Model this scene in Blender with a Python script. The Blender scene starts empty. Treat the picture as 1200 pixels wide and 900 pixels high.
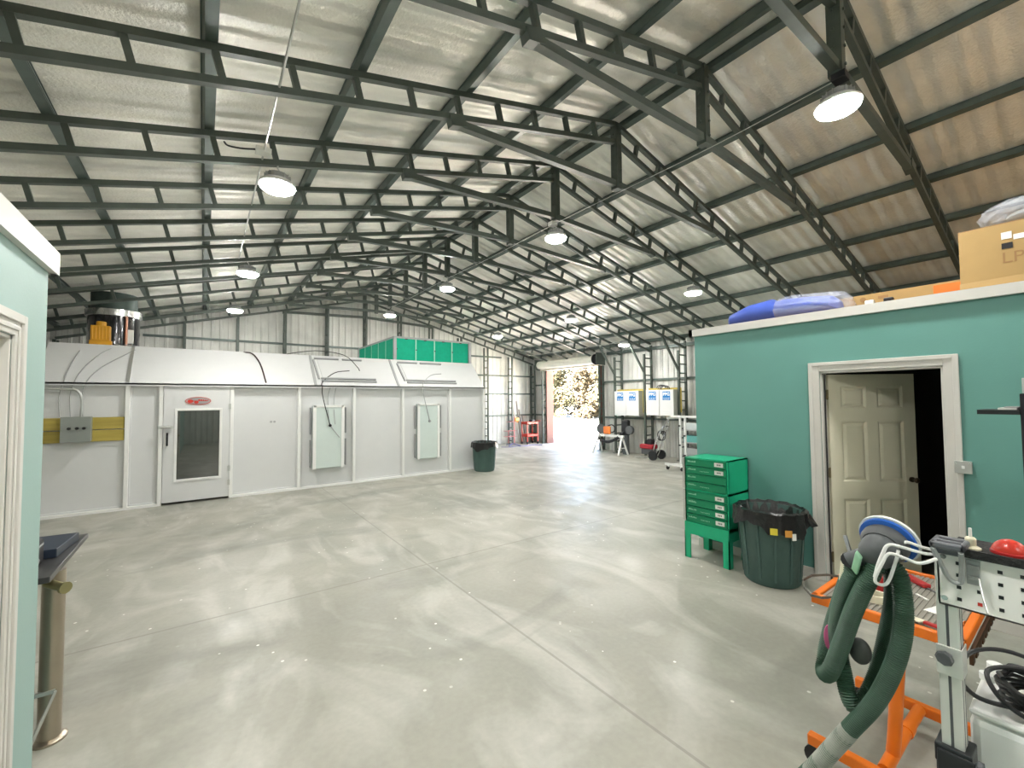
import bpy, bmesh, math, random
from mathutils import Vector, Matrix
random.seed(7)
PI = math.pi
col = bpy.context.scene.collection
V = Vector

# ------------------------------------------------------------------ materials
MATS = {}
def mat(name, c, rough=.5, metal=0., var=.06, scale=6., bump=0., bscale=40., emit=None, coat=0., alpha=1., trans=0., ior=1.45, stretch=(1, 1, 1), spec=.5):
    """principled surface with a little procedural colour variation and optional bump"""
    if name in MATS: return MATS[name]
    m = bpy.data.materials.new(name); m.use_nodes = True
    nt = m.node_tree; N = nt.nodes; Lk = nt.links.new
    b = N['Principled BSDF']
    b.inputs['Roughness'].default_value = rough; b.inputs['Metallic'].default_value = metal
    b.inputs['Coat Weight'].default_value = coat; b.inputs['Alpha'].default_value = alpha
    b.inputs['Transmission Weight'].default_value = trans; b.inputs['IOR'].default_value = ior
    b.inputs['Specular IOR Level'].default_value = spec
    tc = N.new('ShaderNodeTexCoord'); mp = N.new('ShaderNodeMapping'); mp.inputs['Scale'].default_value = stretch
    Lk(tc.outputs['Object'], mp.inputs['Vector'])
    n = N.new('ShaderNodeTexNoise'); n.inputs['Scale'].default_value = scale; n.inputs['Detail'].default_value = 4
    Lk(mp.outputs[0], n.inputs['Vector'])
    mix = N.new('ShaderNodeMix'); mix.data_type = 'RGBA'
    lo = [max(0, x * (1 - var * 2)) for x in c]; hi = [min(1, x * (1 + var * 2)) for x in c]
    mix.inputs[6].default_value = (*lo, 1); mix.inputs[7].default_value = (*hi, 1)
    Lk(n.outputs['Fac'], mix.inputs[0]); Lk(mix.outputs[2], b.inputs['Base Color'])
    if bump:
        n2 = N.new('ShaderNodeTexNoise'); n2.inputs['Scale'].default_value = bscale; n2.inputs['Detail'].default_value = 3
        Lk(mp.outputs[0], n2.inputs['Vector'])
        bp = N.new('ShaderNodeBump'); bp.inputs['Strength'].default_value = bump; bp.inputs['Distance'].default_value = .02
        Lk(n2.outputs['Fac'], bp.inputs['Height']); Lk(bp.outputs[0], b.inputs['Normal'])
    if emit:
        b.inputs['Emission Color'].default_value = (*emit[0], 1); b.inputs['Emission Strength'].default_value = emit[1]
    MATS[name] = m
    return m

def mat_floor():
    m = bpy.data.materials.new('concrete_floor'); m.use_nodes = True
    nt = m.node_tree; N = nt.nodes; Lk = nt.links.new; b = N['Principled BSDF']
    tc = N.new('ShaderNodeTexCoord')
    def noise(scale, detail, dist=0., st=(1, 1, 1), rz=0):
        mp = N.new('ShaderNodeMapping'); mp.inputs['Scale'].default_value = st; mp.inputs['Rotation'].default_value = (0, 0, rz)
        Lk(tc.outputs['Object'], mp.inputs['Vector'])
        n = N.new('ShaderNodeTexNoise'); n.inputs['Scale'].default_value = scale; n.inputs['Detail'].default_value = detail; n.inputs['Distortion'].default_value = dist
        Lk(mp.outputs[0], n.inputs['Vector']); return n.outputs['Fac']
    def ramp(src, stops):
        r = N.new('ShaderNodeValToRGB'); e = r.color_ramp.elements
        while len(e) < len(stops): e.new(.5)
        for el, (p, c) in zip(e, stops): el.position = p; el.color = (*c, 1)
        Lk(src, r.inputs[0]); return r.outputs[0]
    def mixc(f, a, c, mode='MIX'):
        x = N.new('ShaderNodeMix'); x.data_type = 'RGBA'; x.blend_type = mode
        if isinstance(f, float): x.inputs[0].default_value = f
        else: Lk(f, x.inputs[0])
        for s, i in ((a, 6), (c, 7)):
            if isinstance(s, tuple): x.inputs[i].default_value = (*s, 1)
            else: Lk(s, x.inputs[i])
        return x.outputs[2]
    base = ramp(noise(.55, 6, .6), [(.3, (.275, .275, .235)), (.5, (.345, .338, .287)), (.7, (.395, .382, .325))])
    smear = ramp(noise(1.5, 8, 1.6, (1, .45, 1), .5), [(.47, (0, 0, 0)), (.66, (.72, .72, .72))])
    c1 = mixc(smear, base, (.52, .51, .46))
    dark = ramp(noise(.9, 5, 1.2, (.5, 1, 1), -.6), [(.54, (0, 0, 0)), (.70, (.8, .8, .8))])
    c2 = mixc(dark, c1, (.235, .235, .20))
    # splashes of paint dropped on the slab
    vo = N.new('ShaderNodeTexVoronoi'); vo.inputs['Scale'].default_value = 7.; Lk(tc.outputs['Object'], vo.inputs['Vector'])
    sp = N.new('ShaderNodeMath'); sp.operation = 'LESS_THAN'; sp.inputs[1].default_value = .075; Lk(vo.outputs['Distance'], sp.inputs[0])
    gate = ramp(noise(.8, 3), [(.47, (0, 0, 0)), (.53, (1, 1, 1))])
    g2 = N.new('ShaderNodeMath'); g2.operation = 'MULTIPLY'; Lk(sp.outputs[0], g2.inputs[0]); Lk(gate, g2.inputs[1])
    c3 = mixc(g2.outputs[0], c2, (.78, .77, .72))
    fine = ramp(noise(26, 4), [(.3, (.86, .86, .86)), (.7, (1, 1, 1))])
    c4 = mixc(.6, c3, fine, 'MULTIPLY')
    # sawn control joints
    sx = N.new('ShaderNodeSeparateXYZ'); Lk(tc.outputs['Object'], sx.inputs[0])
    def line(out, at, w):
        a = N.new('ShaderNodeMath'); a.operation = 'SUBTRACT'; a.inputs[1].default_value = at; Lk(out, a.inputs[0])
        c = N.new('ShaderNodeMath'); c.operation = 'ABSOLUTE'; Lk(a.outputs[0], c.inputs[0])
        d = N.new('ShaderNodeMath'); d.operation = 'LESS_THAN'; d.inputs[1].default_value = w
        Lk(c.outputs[0], d.inputs[0]); return d.outputs[0]
    mx = N.new('ShaderNodeMath'); mx.operation = 'MAXIMUM'
    Lk(line(sx.outputs[0], 2.02, .010), mx.inputs[0]); Lk(line(sx.outputs[1], 4.40, .011), mx.inputs[1])
    ml = N.new('ShaderNodeMath'); ml.operation = 'MULTIPLY'; ml.inputs[1].default_value = .55; Lk(mx.outputs[0], ml.inputs[0])
    c5 = mixc(ml.outputs[0], c4, (.2, .19, .16))
    Lk(c5, b.inputs['Base Color'])
    rr = ramp(noise(2.2, 5, .8), [(.3, (.30, .30, .30)), (.7, (.52, .52, .52))]); Lk(rr, b.inputs['Roughness'])
    bp = N.new('ShaderNodeBump'); bp.inputs['Strength'].default_value = .12; bp.inputs['Distance'].default_value = .01
    Lk(noise(9, 5), bp.inputs['Height']); Lk(bp.outputs[0], b.inputs['Normal'])
    return m

def mat_foil(name, c, metal, rough):
    """quilted reflective insulation under the roof sheets: blisters plus faint corrugation"""
    m = bpy.data.materials.new(name); m.use_nodes = True
    nt = m.node_tree; N = nt.nodes; Lk = nt.links.new; b = N['Principled BSDF']
    b.inputs['Metallic'].default_value = metal
    tc = N.new('ShaderNodeTexCoord')
    n = N.new('ShaderNodeTexNoise'); n.inputs['Scale'].default_value = 2.2; n.inputs['Detail'].default_value = 6; Lk(tc.outputs['Object'], n.inputs['Vector'])
    r = N.new('ShaderNodeValToRGB'); e = r.color_ramp.elements
    e[0].position = .3; e[0].color = (*[x * .8 for x in c], 1); e[1].position = .7; e[1].color = (*c, 1)
    Lk(n.outputs['Fac'], r.inputs[0]); Lk(r.outputs[0], b.inputs['Base Color'])
    b.inputs['Roughness'].default_value = rough
    w = N.new('ShaderNodeTexWave'); w.bands_direction = 'Y'; w.inputs['Scale'].default_value = 1.7; w.inputs['Distortion'].default_value = .5; w.inputs['Detail'].default_value = 2; Lk(tc.outputs['Object'], w.inputs['Vector'])
    v = N.new('ShaderNodeTexNoise'); v.inputs['Scale'].default_value = 38; v.inputs['Detail'].default_value = 2; Lk(tc.outputs['Object'], v.inputs['Vector'])
    ad = N.new('ShaderNodeMath'); ad.operation = 'MULTIPLY_ADD'; ad.inputs[1].default_value = .35; Lk(v.outputs['Fac'], ad.inputs[0]); Lk(w.outputs['Fac'], ad.inputs[2])
    bp = N.new('ShaderNodeBump'); bp.inputs['Strength'].default_value = .7; bp.inputs['Distance'].default_value = .035
    Lk(ad.outputs[0], bp.inputs['Height']); Lk(bp.outputs[0], b.inputs['Normal'])
    return m

M_floor = mat_floor()
M_foil = mat_foil('roof_foil', (.96, .945, .87), .45, .5)
M_wallfoil = mat_foil('wall_foil', (.66, .66, .62), .2, .5)
steel = mat('painted_dark_steel', (.075, .092, .078), .45, .1, .12, 9)
steel2 = mat('galvanised_purlin', (.105, .135, .122), .42, .35, .12, 9)
galv = mat('galvanised', (.55, .56, .54), .4, .8)
alu = mat('aluminium', (.74, .74, .70), .45, .45, .04)
chrome = mat('bright_steel', (.75, .75, .74), .2, .95, .03)
white = mat('white_paint', (.80, .80, .78), .35, 0, .02)
booth_w = mat('booth_white', (.66, .665, .665), .38, 0, .015)
booth_g = mat('booth_light_cover', (.60, .68, .65), .3, 0, .02)
trimw = mat('trim_white', (.62, .605, .565), .4, 0, .02)
teal = mat('teal_wall_paint', (.135, .325, .285), .42, 0, .04, 2., .05, 60)
teal_l = mat('pale_teal_paint', (.30, .44, .41), .5, 0, .02, 2., .05, 60)
inside = mat('unlit_room_black', (.03, .03, .03), .8)  # near-black colour stands in for the unlit room
doorp = mat('door_cream_paint', (.70, .67, .52), .4, 0, .02)
black = mat('black_plastic', (.015, .015, .017), .4, 0, .1)
blackg = mat('black_gloss', (.012, .012, .014), .15, 0, .1, coat=.4)
darkgrey = mat('dark_grey_plastic', (.09, .095, .10), .5, 0, .15, 30)
greycase = mat('grey_plastic', (.36, .37, .37), .5)
green = mat('green_enamel', (.012, .42, .215), .35, .0, .05)
green_d = mat('green_enamel_drawer', (.006, .24, .11), .4, .0, .06)
mint = mat('mint_print', (.30, .62, .45), .5)
cangreen = mat('trash_can_green', (.055, .105, .092), .5, 0, .1, 8, .1, 30)
bagm = mat('black_bag', (.012, .012, .012), .28, 0, .2, 10, .4, 30)
filt = mat('green_filter_cloth', (.0, .36, .21), .8, 0, .08, 14, .2, 90)
orange = mat('orange_paint', (.75, .17, .012), .38, 0, .05)
rubber = mat('ribbed_mat', (.24, .225, .19), .7, 0, .1)
hosem = mat('green_hose', (.045, .095, .062), .5, 0, .18, 14)
hoseg = mat('grey_hose', (.30, .31, .27), .6, 0, .15, 14)
pink = mat('pink_label', (.75, .16, .35), .5)
red = mat('red_plastic', (.55, .035, .02), .3)
red_d = mat('red_tool', (.38, .02, .02), .4)
cream = mat('cream_plastic', (.70, .66, .50), .4)
yellow = mat('yellow_motor', (.72, .36, .02), .4)
yel2 = mat('yellow_tag', (.75, .62, .06), .5)
blue = mat('blue_pad', (.02, .12, .50), .45)
bluep = mat('blue_foam', (.07, .13, .55), .45, 0, .08)
card = mat('cardboard', (.42, .275, .11), .75, 0, .06, 5)
card_d = mat('cardboard_edge', (.33, .19, .08), .8)
wood = mat('pine_board', (.42, .33, .07), .65, 0, .18, 4, stretch=(.3, 4, 4))
ply = mat('plywood_deck', (.33, .21, .09), .8, 0, .1, 3)
paper = mat('white_label', (.78, .78, .74), .6)
glassd = mat('unlit_booth_glass', (.010, .016, .012), .03, 0, .1, spec=.8, ior=1.9)  # opaque pane, darkness of the closed booth put into its colour
redbadge = mat('badge_red', (.55, .03, .02), .4)
silverb = mat('badge_silver', (.36, .36, .36), .35, .3)
ppgblue = mat('sign_blue', (.01, .17, .46), .45)
plasticw = mat('clear_plastic', (.70, .74, .82), .18, 0, .04, 9, .6, 18, alpha=.27)
cable_m = mat('black_cable', (.02, .02, .022), .45)
bark = mat('bark', (.20, .15, .10), .9)
leafm = mat('yellow_green_leaves', (.075, .074, .040), .7, 0, .35, 2.)
leafo = mat('autumn_leaves', (.085, .070, .042), .7, 0, .3, 2.)
apron = mat('pale_concrete_yard', (.62, .60, .56), .8, 0, .06, .6)
jamb_o = mat('salmon_jamb', (.15, .060, .042), .6, 0, .05)
stainless = mat('stainless_tube', (.40, .35, .28), .28, .9, .06)
lamp_e = mat('lamp_lens', (.9, .9, .9), .4, emit=((1, .985, .94), 150.))
lampbody = mat('lamp_body', (.78, .78, .76), .4, .1)

# ------------------------------------------------------------------ mesh builder
class MB:
    def __init__(s): s.bm = bmesh.new(); s.mats = []; s.cur = 0
    def use(s, m):
        if m not in s.mats: s.mats.append(m)
        s.cur = s.mats.index(m); return s
    def _f(s, vs):
        try: f = s.bm.faces.new(vs); f.material_index = s.cur; return f
        except ValueError: return None
    def obox(s, c, ax, sz):
        c = V(c); X, Y, Z = [V(a).normalized() * (d / 2) for a, d in zip(ax, sz)]
        v = [s.bm.verts.new(c + X * i + Y * j + Z * k) for i in (-1, 1) for j in (-1, 1) for k in (-1, 1)]
        for q in ((0, 1, 3, 2), (4, 6, 7, 5), (0, 4, 5, 1), (2, 3, 7, 6), (0, 2, 6, 4), (1, 5, 7, 3)): s._f([v[i] for i in q])
        return s
    def box(s, x0, x1, y0, y1, z0, z1):
        return s.obox(((x0 + x1) / 2, (y0 + y1) / 2, (z0 + z1) / 2), ((1, 0, 0), (0, 1, 0), (0, 0, 1)), (abs(x1 - x0), abs(y1 - y0), abs(z1 - z0)))
    def bar(s, a, b, w, h, up=(0, 0, 1)):
        a, b = V(a), V(b); d = (b - a).normalized(); u = V(up)
        if abs(d.dot(u)) > .99: u = V((1, 0, 0))
        sd = d.cross(u).normalized(); u2 = sd.cross(d)
        return s.obox((a + b) / 2, (d, sd, u2), ((b - a).length, w, h))
    def ring(s, c, n, r, seg, ref=None, sq=1.):
        n = V(n).normalized(); ref = V(ref) if ref else (V((0, 0, 1)) if abs(n.z) < .9 else V((1, 0, 0)))
        a = (ref - n * ref.dot(n)).normalized(); b = n.cross(a)
        return [s.bm.verts.new(V(c) + (a * math.cos(t) + b * math.sin(t) * sq) * r) for t in [2 * PI * i / seg for i in range(seg)]]
    def bridge(s, r0, r1):
        k = len(r0)
        for i in range(k): s._f([r0[i], r0[(i + 1) % k], r1[(i + 1) % k], r1[i]])
    def lathe(s, prof, c, ax=(0, 0, 1), seg=24, cap=True):
        ax = V(ax).normalized(); c = V(c); rs = [s.ring(c + ax * h, ax, max(r, 1e-4), seg) for r, h in prof]
        for p, q in zip(rs, rs[1:]): s.bridge(p, q)
        if cap: s._f(rs[0][::-1]); s._f(rs[-1])
        return s
    def cyl(s, a, b, r0, r1=None, seg=16):
        a, b = V(a), V(b); r1 = r0 if r1 is None else r1
        return s.lathe([(r0, 0), (r1, (b - a).length)], a, b - a, seg)
    def tube(s, pts, r, seg=8, smooth=4, ridge=0., step=None, closed=False):
        P = [V(p) for p in pts]
        if smooth and len(P) > 2:
            Q = []; n = len(P)
            for i in range(n if closed else n - 1):
                p0 = P[(i - 1) % n] if closed or i else P[0] * 2 - P[1]; p1 = P[i]; p2 = P[(i + 1) % n]
                p3 = P[(i + 2) % n] if closed or i + 2 < n else P[-1] * 2 - P[-2]
                for j in range(smooth):
                    t = j / smooth
                    Q.append(.5 * ((2 * p1) + (p2 - p0) * t + (2 * p0 - 5 * p1 + 4 * p2 - p3) * t * t + (3 * p1 - p0 - 3 * p2 + p3) * t ** 3))
            if not closed: Q.append(P[-1])
            P = Q
        if step:
            Q = [P[0]]; acc = 0.
            for a, b in zip(P, P[1:]):
                L = (b - a).length; d = step - acc
                while d <= L: Q.append(a + (b - a) * (d / L)); d += step
                acc = L - (d - step)
            P = Q
        rings = []; ref = V((.31, .42, .85)); n = len(P)
        for i, p in enumerate(P):
            t = (P[(i + 1) % n] - P[i - 1]) if closed else (P[min(i + 1, n - 1)] - P[max(i - 1, 0)])
            t.normalize(); ref = (ref - t * ref.dot(t)); ref = ref.normalized() if ref.length > 1e-4 else V((1, 0, 0))
            rr = r * (1 + (ridge if i % 2 else 0))
            rings.append(s.ring(p, t, rr, seg, ref))
        for a, b in zip(rings, rings[1:]): s.bridge(a, b)
        if closed: s.bridge(rings[-1], rings[0])
        else: s._f(rings[0][::-1]); s._f(rings[-1])
        return s
    def prism(s, poly, d):
        d = V(d); a = [s.bm.verts.new(V(p)) for p in poly]; b = [s.bm.verts.new(V(p) + d) for p in poly]
        s._f(a[::-1]); s._f(b)
        for i in range(len(a)): j = (i + 1) % len(a); s._f([a[i], a[j], b[j], b[i]])
        return s
    def sphere(s, c, r, seg=16, rings=10, sc=(1, 1, 1)):
        prev = None; c = V(c)
        top = s.bm.verts.new(c + V((0, 0, r * sc[2]))); bot = s.bm.verts.new(c - V((0, 0, r * sc[2])))
        R_ = []
        for i in range(1, rings):
            a = PI * i / rings
            R_.append([s.bm.verts.new(c + V((r * math.sin(a) * math.cos(t) * sc[0], r * math.sin(a) * math.sin(t) * sc[1], r * math.cos(a) * sc[2]))) for t in [2 * PI * k / seg for k in range(seg)]])
        for i in range(seg): s._f([top, R_[0][i], R_[0][(i + 1) % seg]]); s._f([bot, R_[-1][(i + 1) % seg], R_[-1][i]])
        for a, b in zip(R_, R_[1:]): s.bridge(a[::-1], b[::-1])
        return s
    def panel_grid(s, u, v, f, depth=.012, inset=.022):
        """not used for plain faces: a raised field on a door face, f maps (u, v, d) to a point"""
        (u0, u1), (v0, v1) = u, v; i = inset
        q = lambda a, b, c, d, h: [s.bm.verts.new(V(f(x, y, h))) for x, y in ((a, c), (b, c), (b, d), (a, d))]
        o = q(u0, u1, v0, v1, 0); m1 = q(u0 + i, u1 - i, v0 + i, v1 - i, -depth); m2 = q(u0 + 2.2 * i, u1 - 2.2 * i, v0 + 2.2 * i, v1 - 2.2 * i, -.2 * depth)
        for a, b in ((o, m1), (m1, m2)):
            for k in range(4): s._f([a[k], a[(k + 1) % 4], b[(k + 1) % 4], b[k]])
        s._f(m2); return s
    def build(s, name, m=None, parent=None, smooth=False, bevel=0., kind=None, label=None):
        me = bpy.data.meshes.new(name)
        if parent is not None:
            org = wloc(parent)
            bmesh.ops.translate(s.bm, verts=s.bm.verts, vec=-org)
        bmesh.ops.recalc_face_normals(s.bm, faces=s.bm.faces)
        s.bm.to_mesh(me); s.bm.free()
        for mm in (s.mats or [m]): me.materials.append(mm)
        o = bpy.data.objects.new(name, me); col.objects.link(o)
        if parent is not None: o.parent = parent
        if smooth:
            for p in me.polygons: p.use_smooth = True
            me.set_sharp_from_angle(angle=math.radians(38))
        if bevel:
            bv = o.modifiers.new('edge', 'BEVEL'); bv.width = bevel; bv.segments = 2; bv.limit_method = 'ANGLE'; bv.angle_limit = math.radians(40)
        if kind: o['kind'] = kind
        if label: o['label'] = label
        return o
def wloc(o):
    p = V((0, 0, 0))
    while o is not None: p += o.location; o = o.parent
    return p
def thing(name, label, cat, loc=(0, 0, 0), group=None):
    o = bpy.data.objects.new(name, None); col.objects.link(o); o.location = loc; o.empty_display_size = .1
    return tag(o, label, cat, group)
def tag(o, label, cat, group=None):
    o['label'] = label; o['category'] = cat
    if group: o['group'] = group
    return o
def dup(o, loc, label=None):
    c = o.copy(); col.objects.link(c); c.location = loc
    if label: c['label'] = label
    for ch in list(o.children):
        d = ch.copy(); col.objects.link(d); d.parent = c
        for g in list(ch.children):
            e = g.copy(); col.objects.link(e); e.parent = d
    return c
def text_mesh(name, s, size, m, parent, origin, xdir, zdir, depth=.002, bold=0.):
    cu = bpy.data.curves.new(name, 'FONT'); cu.body = s; cu.size = size; cu.extrude = depth; cu.align_x = 'CENTER'; cu.align_y = 'CENTER'; cu.offset = bold
    t = bpy.data.objects.new(name, cu); col.objects.link(t)
    dg = bpy.context.evaluated_depsgraph_get(); me = bpy.data.meshes.new_from_object(t.evaluated_get(dg)); bpy.data.objects.remove(t)
    x = V(xdir).normalized(); z = V(zdir).normalized(); y = x.cross(z) * -1
    n = x.cross(z)
    M = Matrix((x, z, n)).transposed().to_4x4(); M.translation = V(origin) - wloc(parent)
    me.transform(M); me.materials.clear(); me.materials.append(m)
    o = bpy.data.objects.new(name, me); col.objects.link(o); o.parent = parent
    return o

# ------------------------------------------------------------------ building dimensions
XR, ZR, SL = 4.324, 5.4045, .2553          # ridge line, height of the top chord there, roof slope
XL_W, XR_W = -2.98, 11.72                  # long side walls
YB, YF = -3.5, 14.48                       # wall behind the camera, far end wall
TY = lambda k: 1.2092 + 1.1917 * k         # truss positions
top = lambda x: ZR - SL * abs(x - XR)      # centre of the top chords
roofz = lambda x: top(x) + .135

# floor, yard
MB().box(XL_W - .1, XR_W + .1, YB - .1, YF + .1, -.15, 0).build('floor', M_floor, kind='structure')
MB().box(XR_W + .1, 75, -25, 75, -.25, -.05).build('ground_outside', apron, kind='structure')

# roof lining: two sloping sheets
b = MB()
for sgn, xe in ((-1, XL_W - .12), (1, XR_W + .12)):
    b.prism([(XR, YB - .1, roofz(XR)), (xe, YB - .1, roofz(xe)), (xe, YB - .1, roofz(xe) + .04), (XR, YB - .1, roofz(XR) + .04)], (0, YF - YB + .2, 0))
b.build('ceiling', M_foil, kind='structure')

def corrugated(bm, u0, u1, z0, ztop, P, pitch=.2, dep=.022):
    """vertical ribbed sheet between u0 and u1; P(u, z, d) gives the point, d is depth towards the room"""
    us = []; u = u0
    while u < u1 - 1e-6:
        for du, d in ((0, 0), (.55 * pitch, 0), (.65 * pitch, dep), (.9 * pitch, dep)):
            if u + du < u1: us.append((u + du, d))
        u += pitch
    us.append((u1, 0))
    lo = [bm.bm.verts.new(V(P(a, z0, d))) for a, d in us]; hi = [bm.bm.verts.new(V(P(a, ztop(a), d))) for a, d in us]
    lo2 = [bm.bm.verts.new(V(P(a, z0, -.05))) for a, d in us]; hi2 = [bm.bm.verts.new(V(P(a, ztop(a), -.05))) for a, d in us]
    for i in range(len(us) - 1):
        bm._f([lo[i], lo[i + 1], hi[i + 1], hi[i]]); bm._f([lo2[i], hi2[i], hi2[i + 1], lo2[i + 1]])
        bm._f([hi[i], hi[i + 1], hi2[i + 1], hi2[i]]); bm._f([lo[i], lo2[i], lo2[i + 1], lo[i + 1]])
    bm._f([lo[0], hi[0], hi2[0], lo2[0]]); bm._f([lo[-1], lo2[-1], hi2[-1], hi[-1]])
DY0, DY1, DZ = 10.52, 13.46, 3.03          # roll-up door opening
b = MB(); zt = lambda y: roofz(XR_W)
PR = lambda u, z, d: (XR_W - d, u, z)
corrugated(b, YB, DY0, 0, zt, PR); corrugated(b, DY1, YF, 0, zt, PR); corrugated(b, DY0, DY1, DZ, zt, PR)
b.build('wall_right', M_wallfoil, kind='structure')
b = MB(); corrugated(b, XL_W, XR_W, 0, lambda x: roofz(x) - .005, lambda u, z, d: (u, YF - d, z)); b.build('wall_far', M_wallfoil, kind='structure')
b = MB(); corrugated(b, YB, YF, 0, lambda y: roofz(XL_W), lambda u, z, d: (XL_W + d, u, z)); b.build('wall_left', M_wallfoil, kind='structure')
b = MB(); corrugated(b, XL_W, XR_W, 0, lambda x: roofz(x) - .005, lambda u, z, d: (u, YB + d, z)); b.build('wall_back', M_wallfoil, kind='structure')

# ------------------------------------------------------------------ roof trusses
DCH = .2376
def make_truss(k, label):
    y = TY(k); t = thing('roof_truss', label, 'roof truss', (XR, y, 0), 'steel trusses carrying the roof')
    z = lambda x: top(x)
    for sgn, xe in ((-1, XL_W + .12), (1, XR_W - .16)):
        x0 = XR + sgn * .02
        MB().bar((x0, y, z(x0)), (xe, y, z(xe)), .055, .055).build('top_chord', steel, t)
        xa = XR + sgn * .05
        MB().bar((xa, y, z(xa) - DCH), (xe - sgn * .02, y, z(xe) - DCH), .055, .055).build('bottom_chord', steel, t)
        nrm = V((sgn * -SL, 0, -1)).normalized()
        for i in range(15):
            d = .43 + .483 * i
            x = XR + sgn * d
            if abs(x - xe) < .12 or (x - xe) * sgn > 0: continue
            a = V((x, y, z(x) - .03)); 
            MB().bar(a, a + nrm * (DCH * .97 - .055), .045, .05, (0, 1, 0)).build('web', steel, t)
        # tie from the king post foot up to the bottom chord
        xt = XR + sgn * 2.36
        MB().bar((XR + sgn * .05, y, 4.60), (xt, y, z(xt) - DCH - .06), .07, .072).build('tie', steel, t)
        MB().obox((xt, y, z(xt) - DCH - .05), ((1, 0, -sgn * SL), (0, 1, 0), (sgn * SL, 0, 1)), (.17, .09, .10)).build('gusset', steel, t)
    b = MB(); b.box(XR - .045, XR + .045, y - .052, y + .052, 4.53, 5.40)
    for i in range(5):
        b.cyl((XR + .02, y - .052, 4.62 + .16 * i), (XR + .02, y - .064, 4.62 + .16 * i), .014, seg=8)
        b.cyl((XR - .045, y + .01, 4.62 + .16 * i), (XR - .057, y + .01, 4.62 + .16 * i), .014, seg=8)
    b.build('king_post', steel, t)
    return t
TL = ['dark steel truss above the open office door, bolted king post and brightest lamp beneath it',
      'dark steel truss crossing just above the green drawer cabinet, second from the office door',
      'dark steel truss with no lamp, third counting in from the office door',
      'dark steel truss in the middle bay carrying the second ridge lamp from the office door',
      'dark steel truss without lamp, fifth counting in from the office door',
      'dark steel truss landing on the wall column beside the teal office corner',
      'dark steel truss landing on the column between the two white wall cabinets',
      'dark steel truss landing on the column next to the shutter side of the wall cabinets',
      'dark steel truss reaching the wall over the near edge of the roll-up shutter',
      'dark steel truss reaching the wall over the middle of the roll-up shutter',
      'dark steel truss last but one before the far corrugated end wall',
      'dark steel truss standing tight against the far corrugated end wall']
tr0 = make_truss(0, TL[0])
for k in range(1, 12): dup(tr0, (XR, TY(k), 0), TL[k])

# purlins running the length of the roof
ORD = ['topmost', 'second', 'third', 'fourth', 'fifth', 'sixth', 'seventh', 'lowest']
for sgn, side in ((-1, 'the roof slope above the white booth'), (1, 'the roof slope above the teal office')):
    for i, d in enumerate((.14, 1.15, 2.23, 3.28, 4.32, 5.35, 6.33, 7.15)):
        x = XR + sgn * d; z = top(x) + .031; a = sgn * -SL; ax = V((1, 0, a)).normalized(); up = V((-a, 0, 1)).normalized()
        c = V((x, 0, z)) + up * .045
        b = MB()
        ym, ly = (YF + YB) / 2, YF - YB - .06
        b.obox(c + V((0, ym, 0)) - up * .04, (ax, (0, 1, 0), up), (.072, ly, .008))       # lower flange
        b.obox(c + V((0, ym, 0)) + ax * -.032, (ax, (0, 1, 0), up), (.008, ly, .085))      # web
        b.obox(c + V((0, ym, 0)) + up * .04, (ax, (0, 1, 0), up), (.088, ly, .008))
        b.obox(c + V((0, ym, 0)) + ax * .04 - up * .03, (ax, (0, 1, 0), up), (.006, ly, .02))
        o = b.build('roof_purlin', steel2)
        tag(o, f'galvanised steel purlin, {ORD[i]} from the ridge on {side}', 'purlin', 'purlins under the roof lining')

# ------------------------------------------------------------------ lattice columns
def lattice_column(name, base, dirv, depth, h, label, group, brace=None):
    """two slim legs joined by rungs; the column is `depth` deep along dirv (away from the wall)"""
    base = V(base); d = V(dirv); t = thing(name, label, 'column', base, group)
    sd = V((-d.y, d.x, 0))
    for q, hh in ((0, h), (depth, h - SL * depth * (1 if brace else 0) - (.20 if brace else 0))):
        p = base + d * q
        MB().bar(p, p + V((0, 0, hh)), .06, .06).build('leg', steel, t)
    n = int((h - .25) / .27)
    for i in range(n):
        z = .12 + i * .27
        MB().bar(base + d * .03 + V((0, 0, z)), base + d * (depth - .03) + V((0, 0, z)), .04, .035).build('rung', steel, t)
    MB().obox(base + d * depth / 2 + V((0, 0, .006)), (d, sd, (0, 0, 1)), (depth + .14, .16, .012)).build('foot_plate', steel, t)
    if brace:
        a, b_ = brace; MB().bar(a, b_, .05, .05).build('knee_brace', steel, t)
    return t
CL = {5: 'dark lattice wall column beside the teal office corner, behind the white panel stand', 6: 'dark lattice wall column standing between the two white wall cabinets',
      7: 'dark lattice wall column between the sawhorse and the cabinet nearest the shutter'}
for k in (5, 6, 7):
    y = TY(k); x = XR_W - .13; xi = x - .36; xb = 10.45
    lattice_column('wall_column', (x, y, 0), (-1, 0, 0), .36, top(x) - .04, CL[k], 'lattice columns on the shutter wall',
                   ((xi, y, 2.62), (xb, y, top(xb) - DCH - .02)))
GN = ['ridge', ]
gx = [XR + 1.19 * j for j in range(-6, 7)]
wordL = ['first', 'second', 'third', 'fourth', 'fifth', 'sixth']
for j, x in enumerate(gx):
    j0 = j - 6
    if x > 11.5: x = 11.45
    lab = ('dark lattice column under the ridge on the far end wall' if j0 == 0 else
           f'dark lattice column on the far end wall, {wordL[abs(j0) - 1]} from the ridge towards ' + ('the exhaust fan' if j0 < 0 else 'the shutter door'))
    lattice_column('end_wall_column', (x, YF - .09, 0), (0, -1, 0), .26, top(x) - .30, lab, 'lattice columns on the far end wall')
# shutter jamb posts
for y, w in ((DY0 - .1, 'nearer the white wall cabinets'), (DY1 + .1, 'beside the corner of the far end wall')):
    lattice_column('door_post', (XR_W - .1, y, 0), (-1, 0, 0), .2, 3.02, f'slim lattice steel post framing the shutter opening, {w}', 'posts at the shutter opening')

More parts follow.
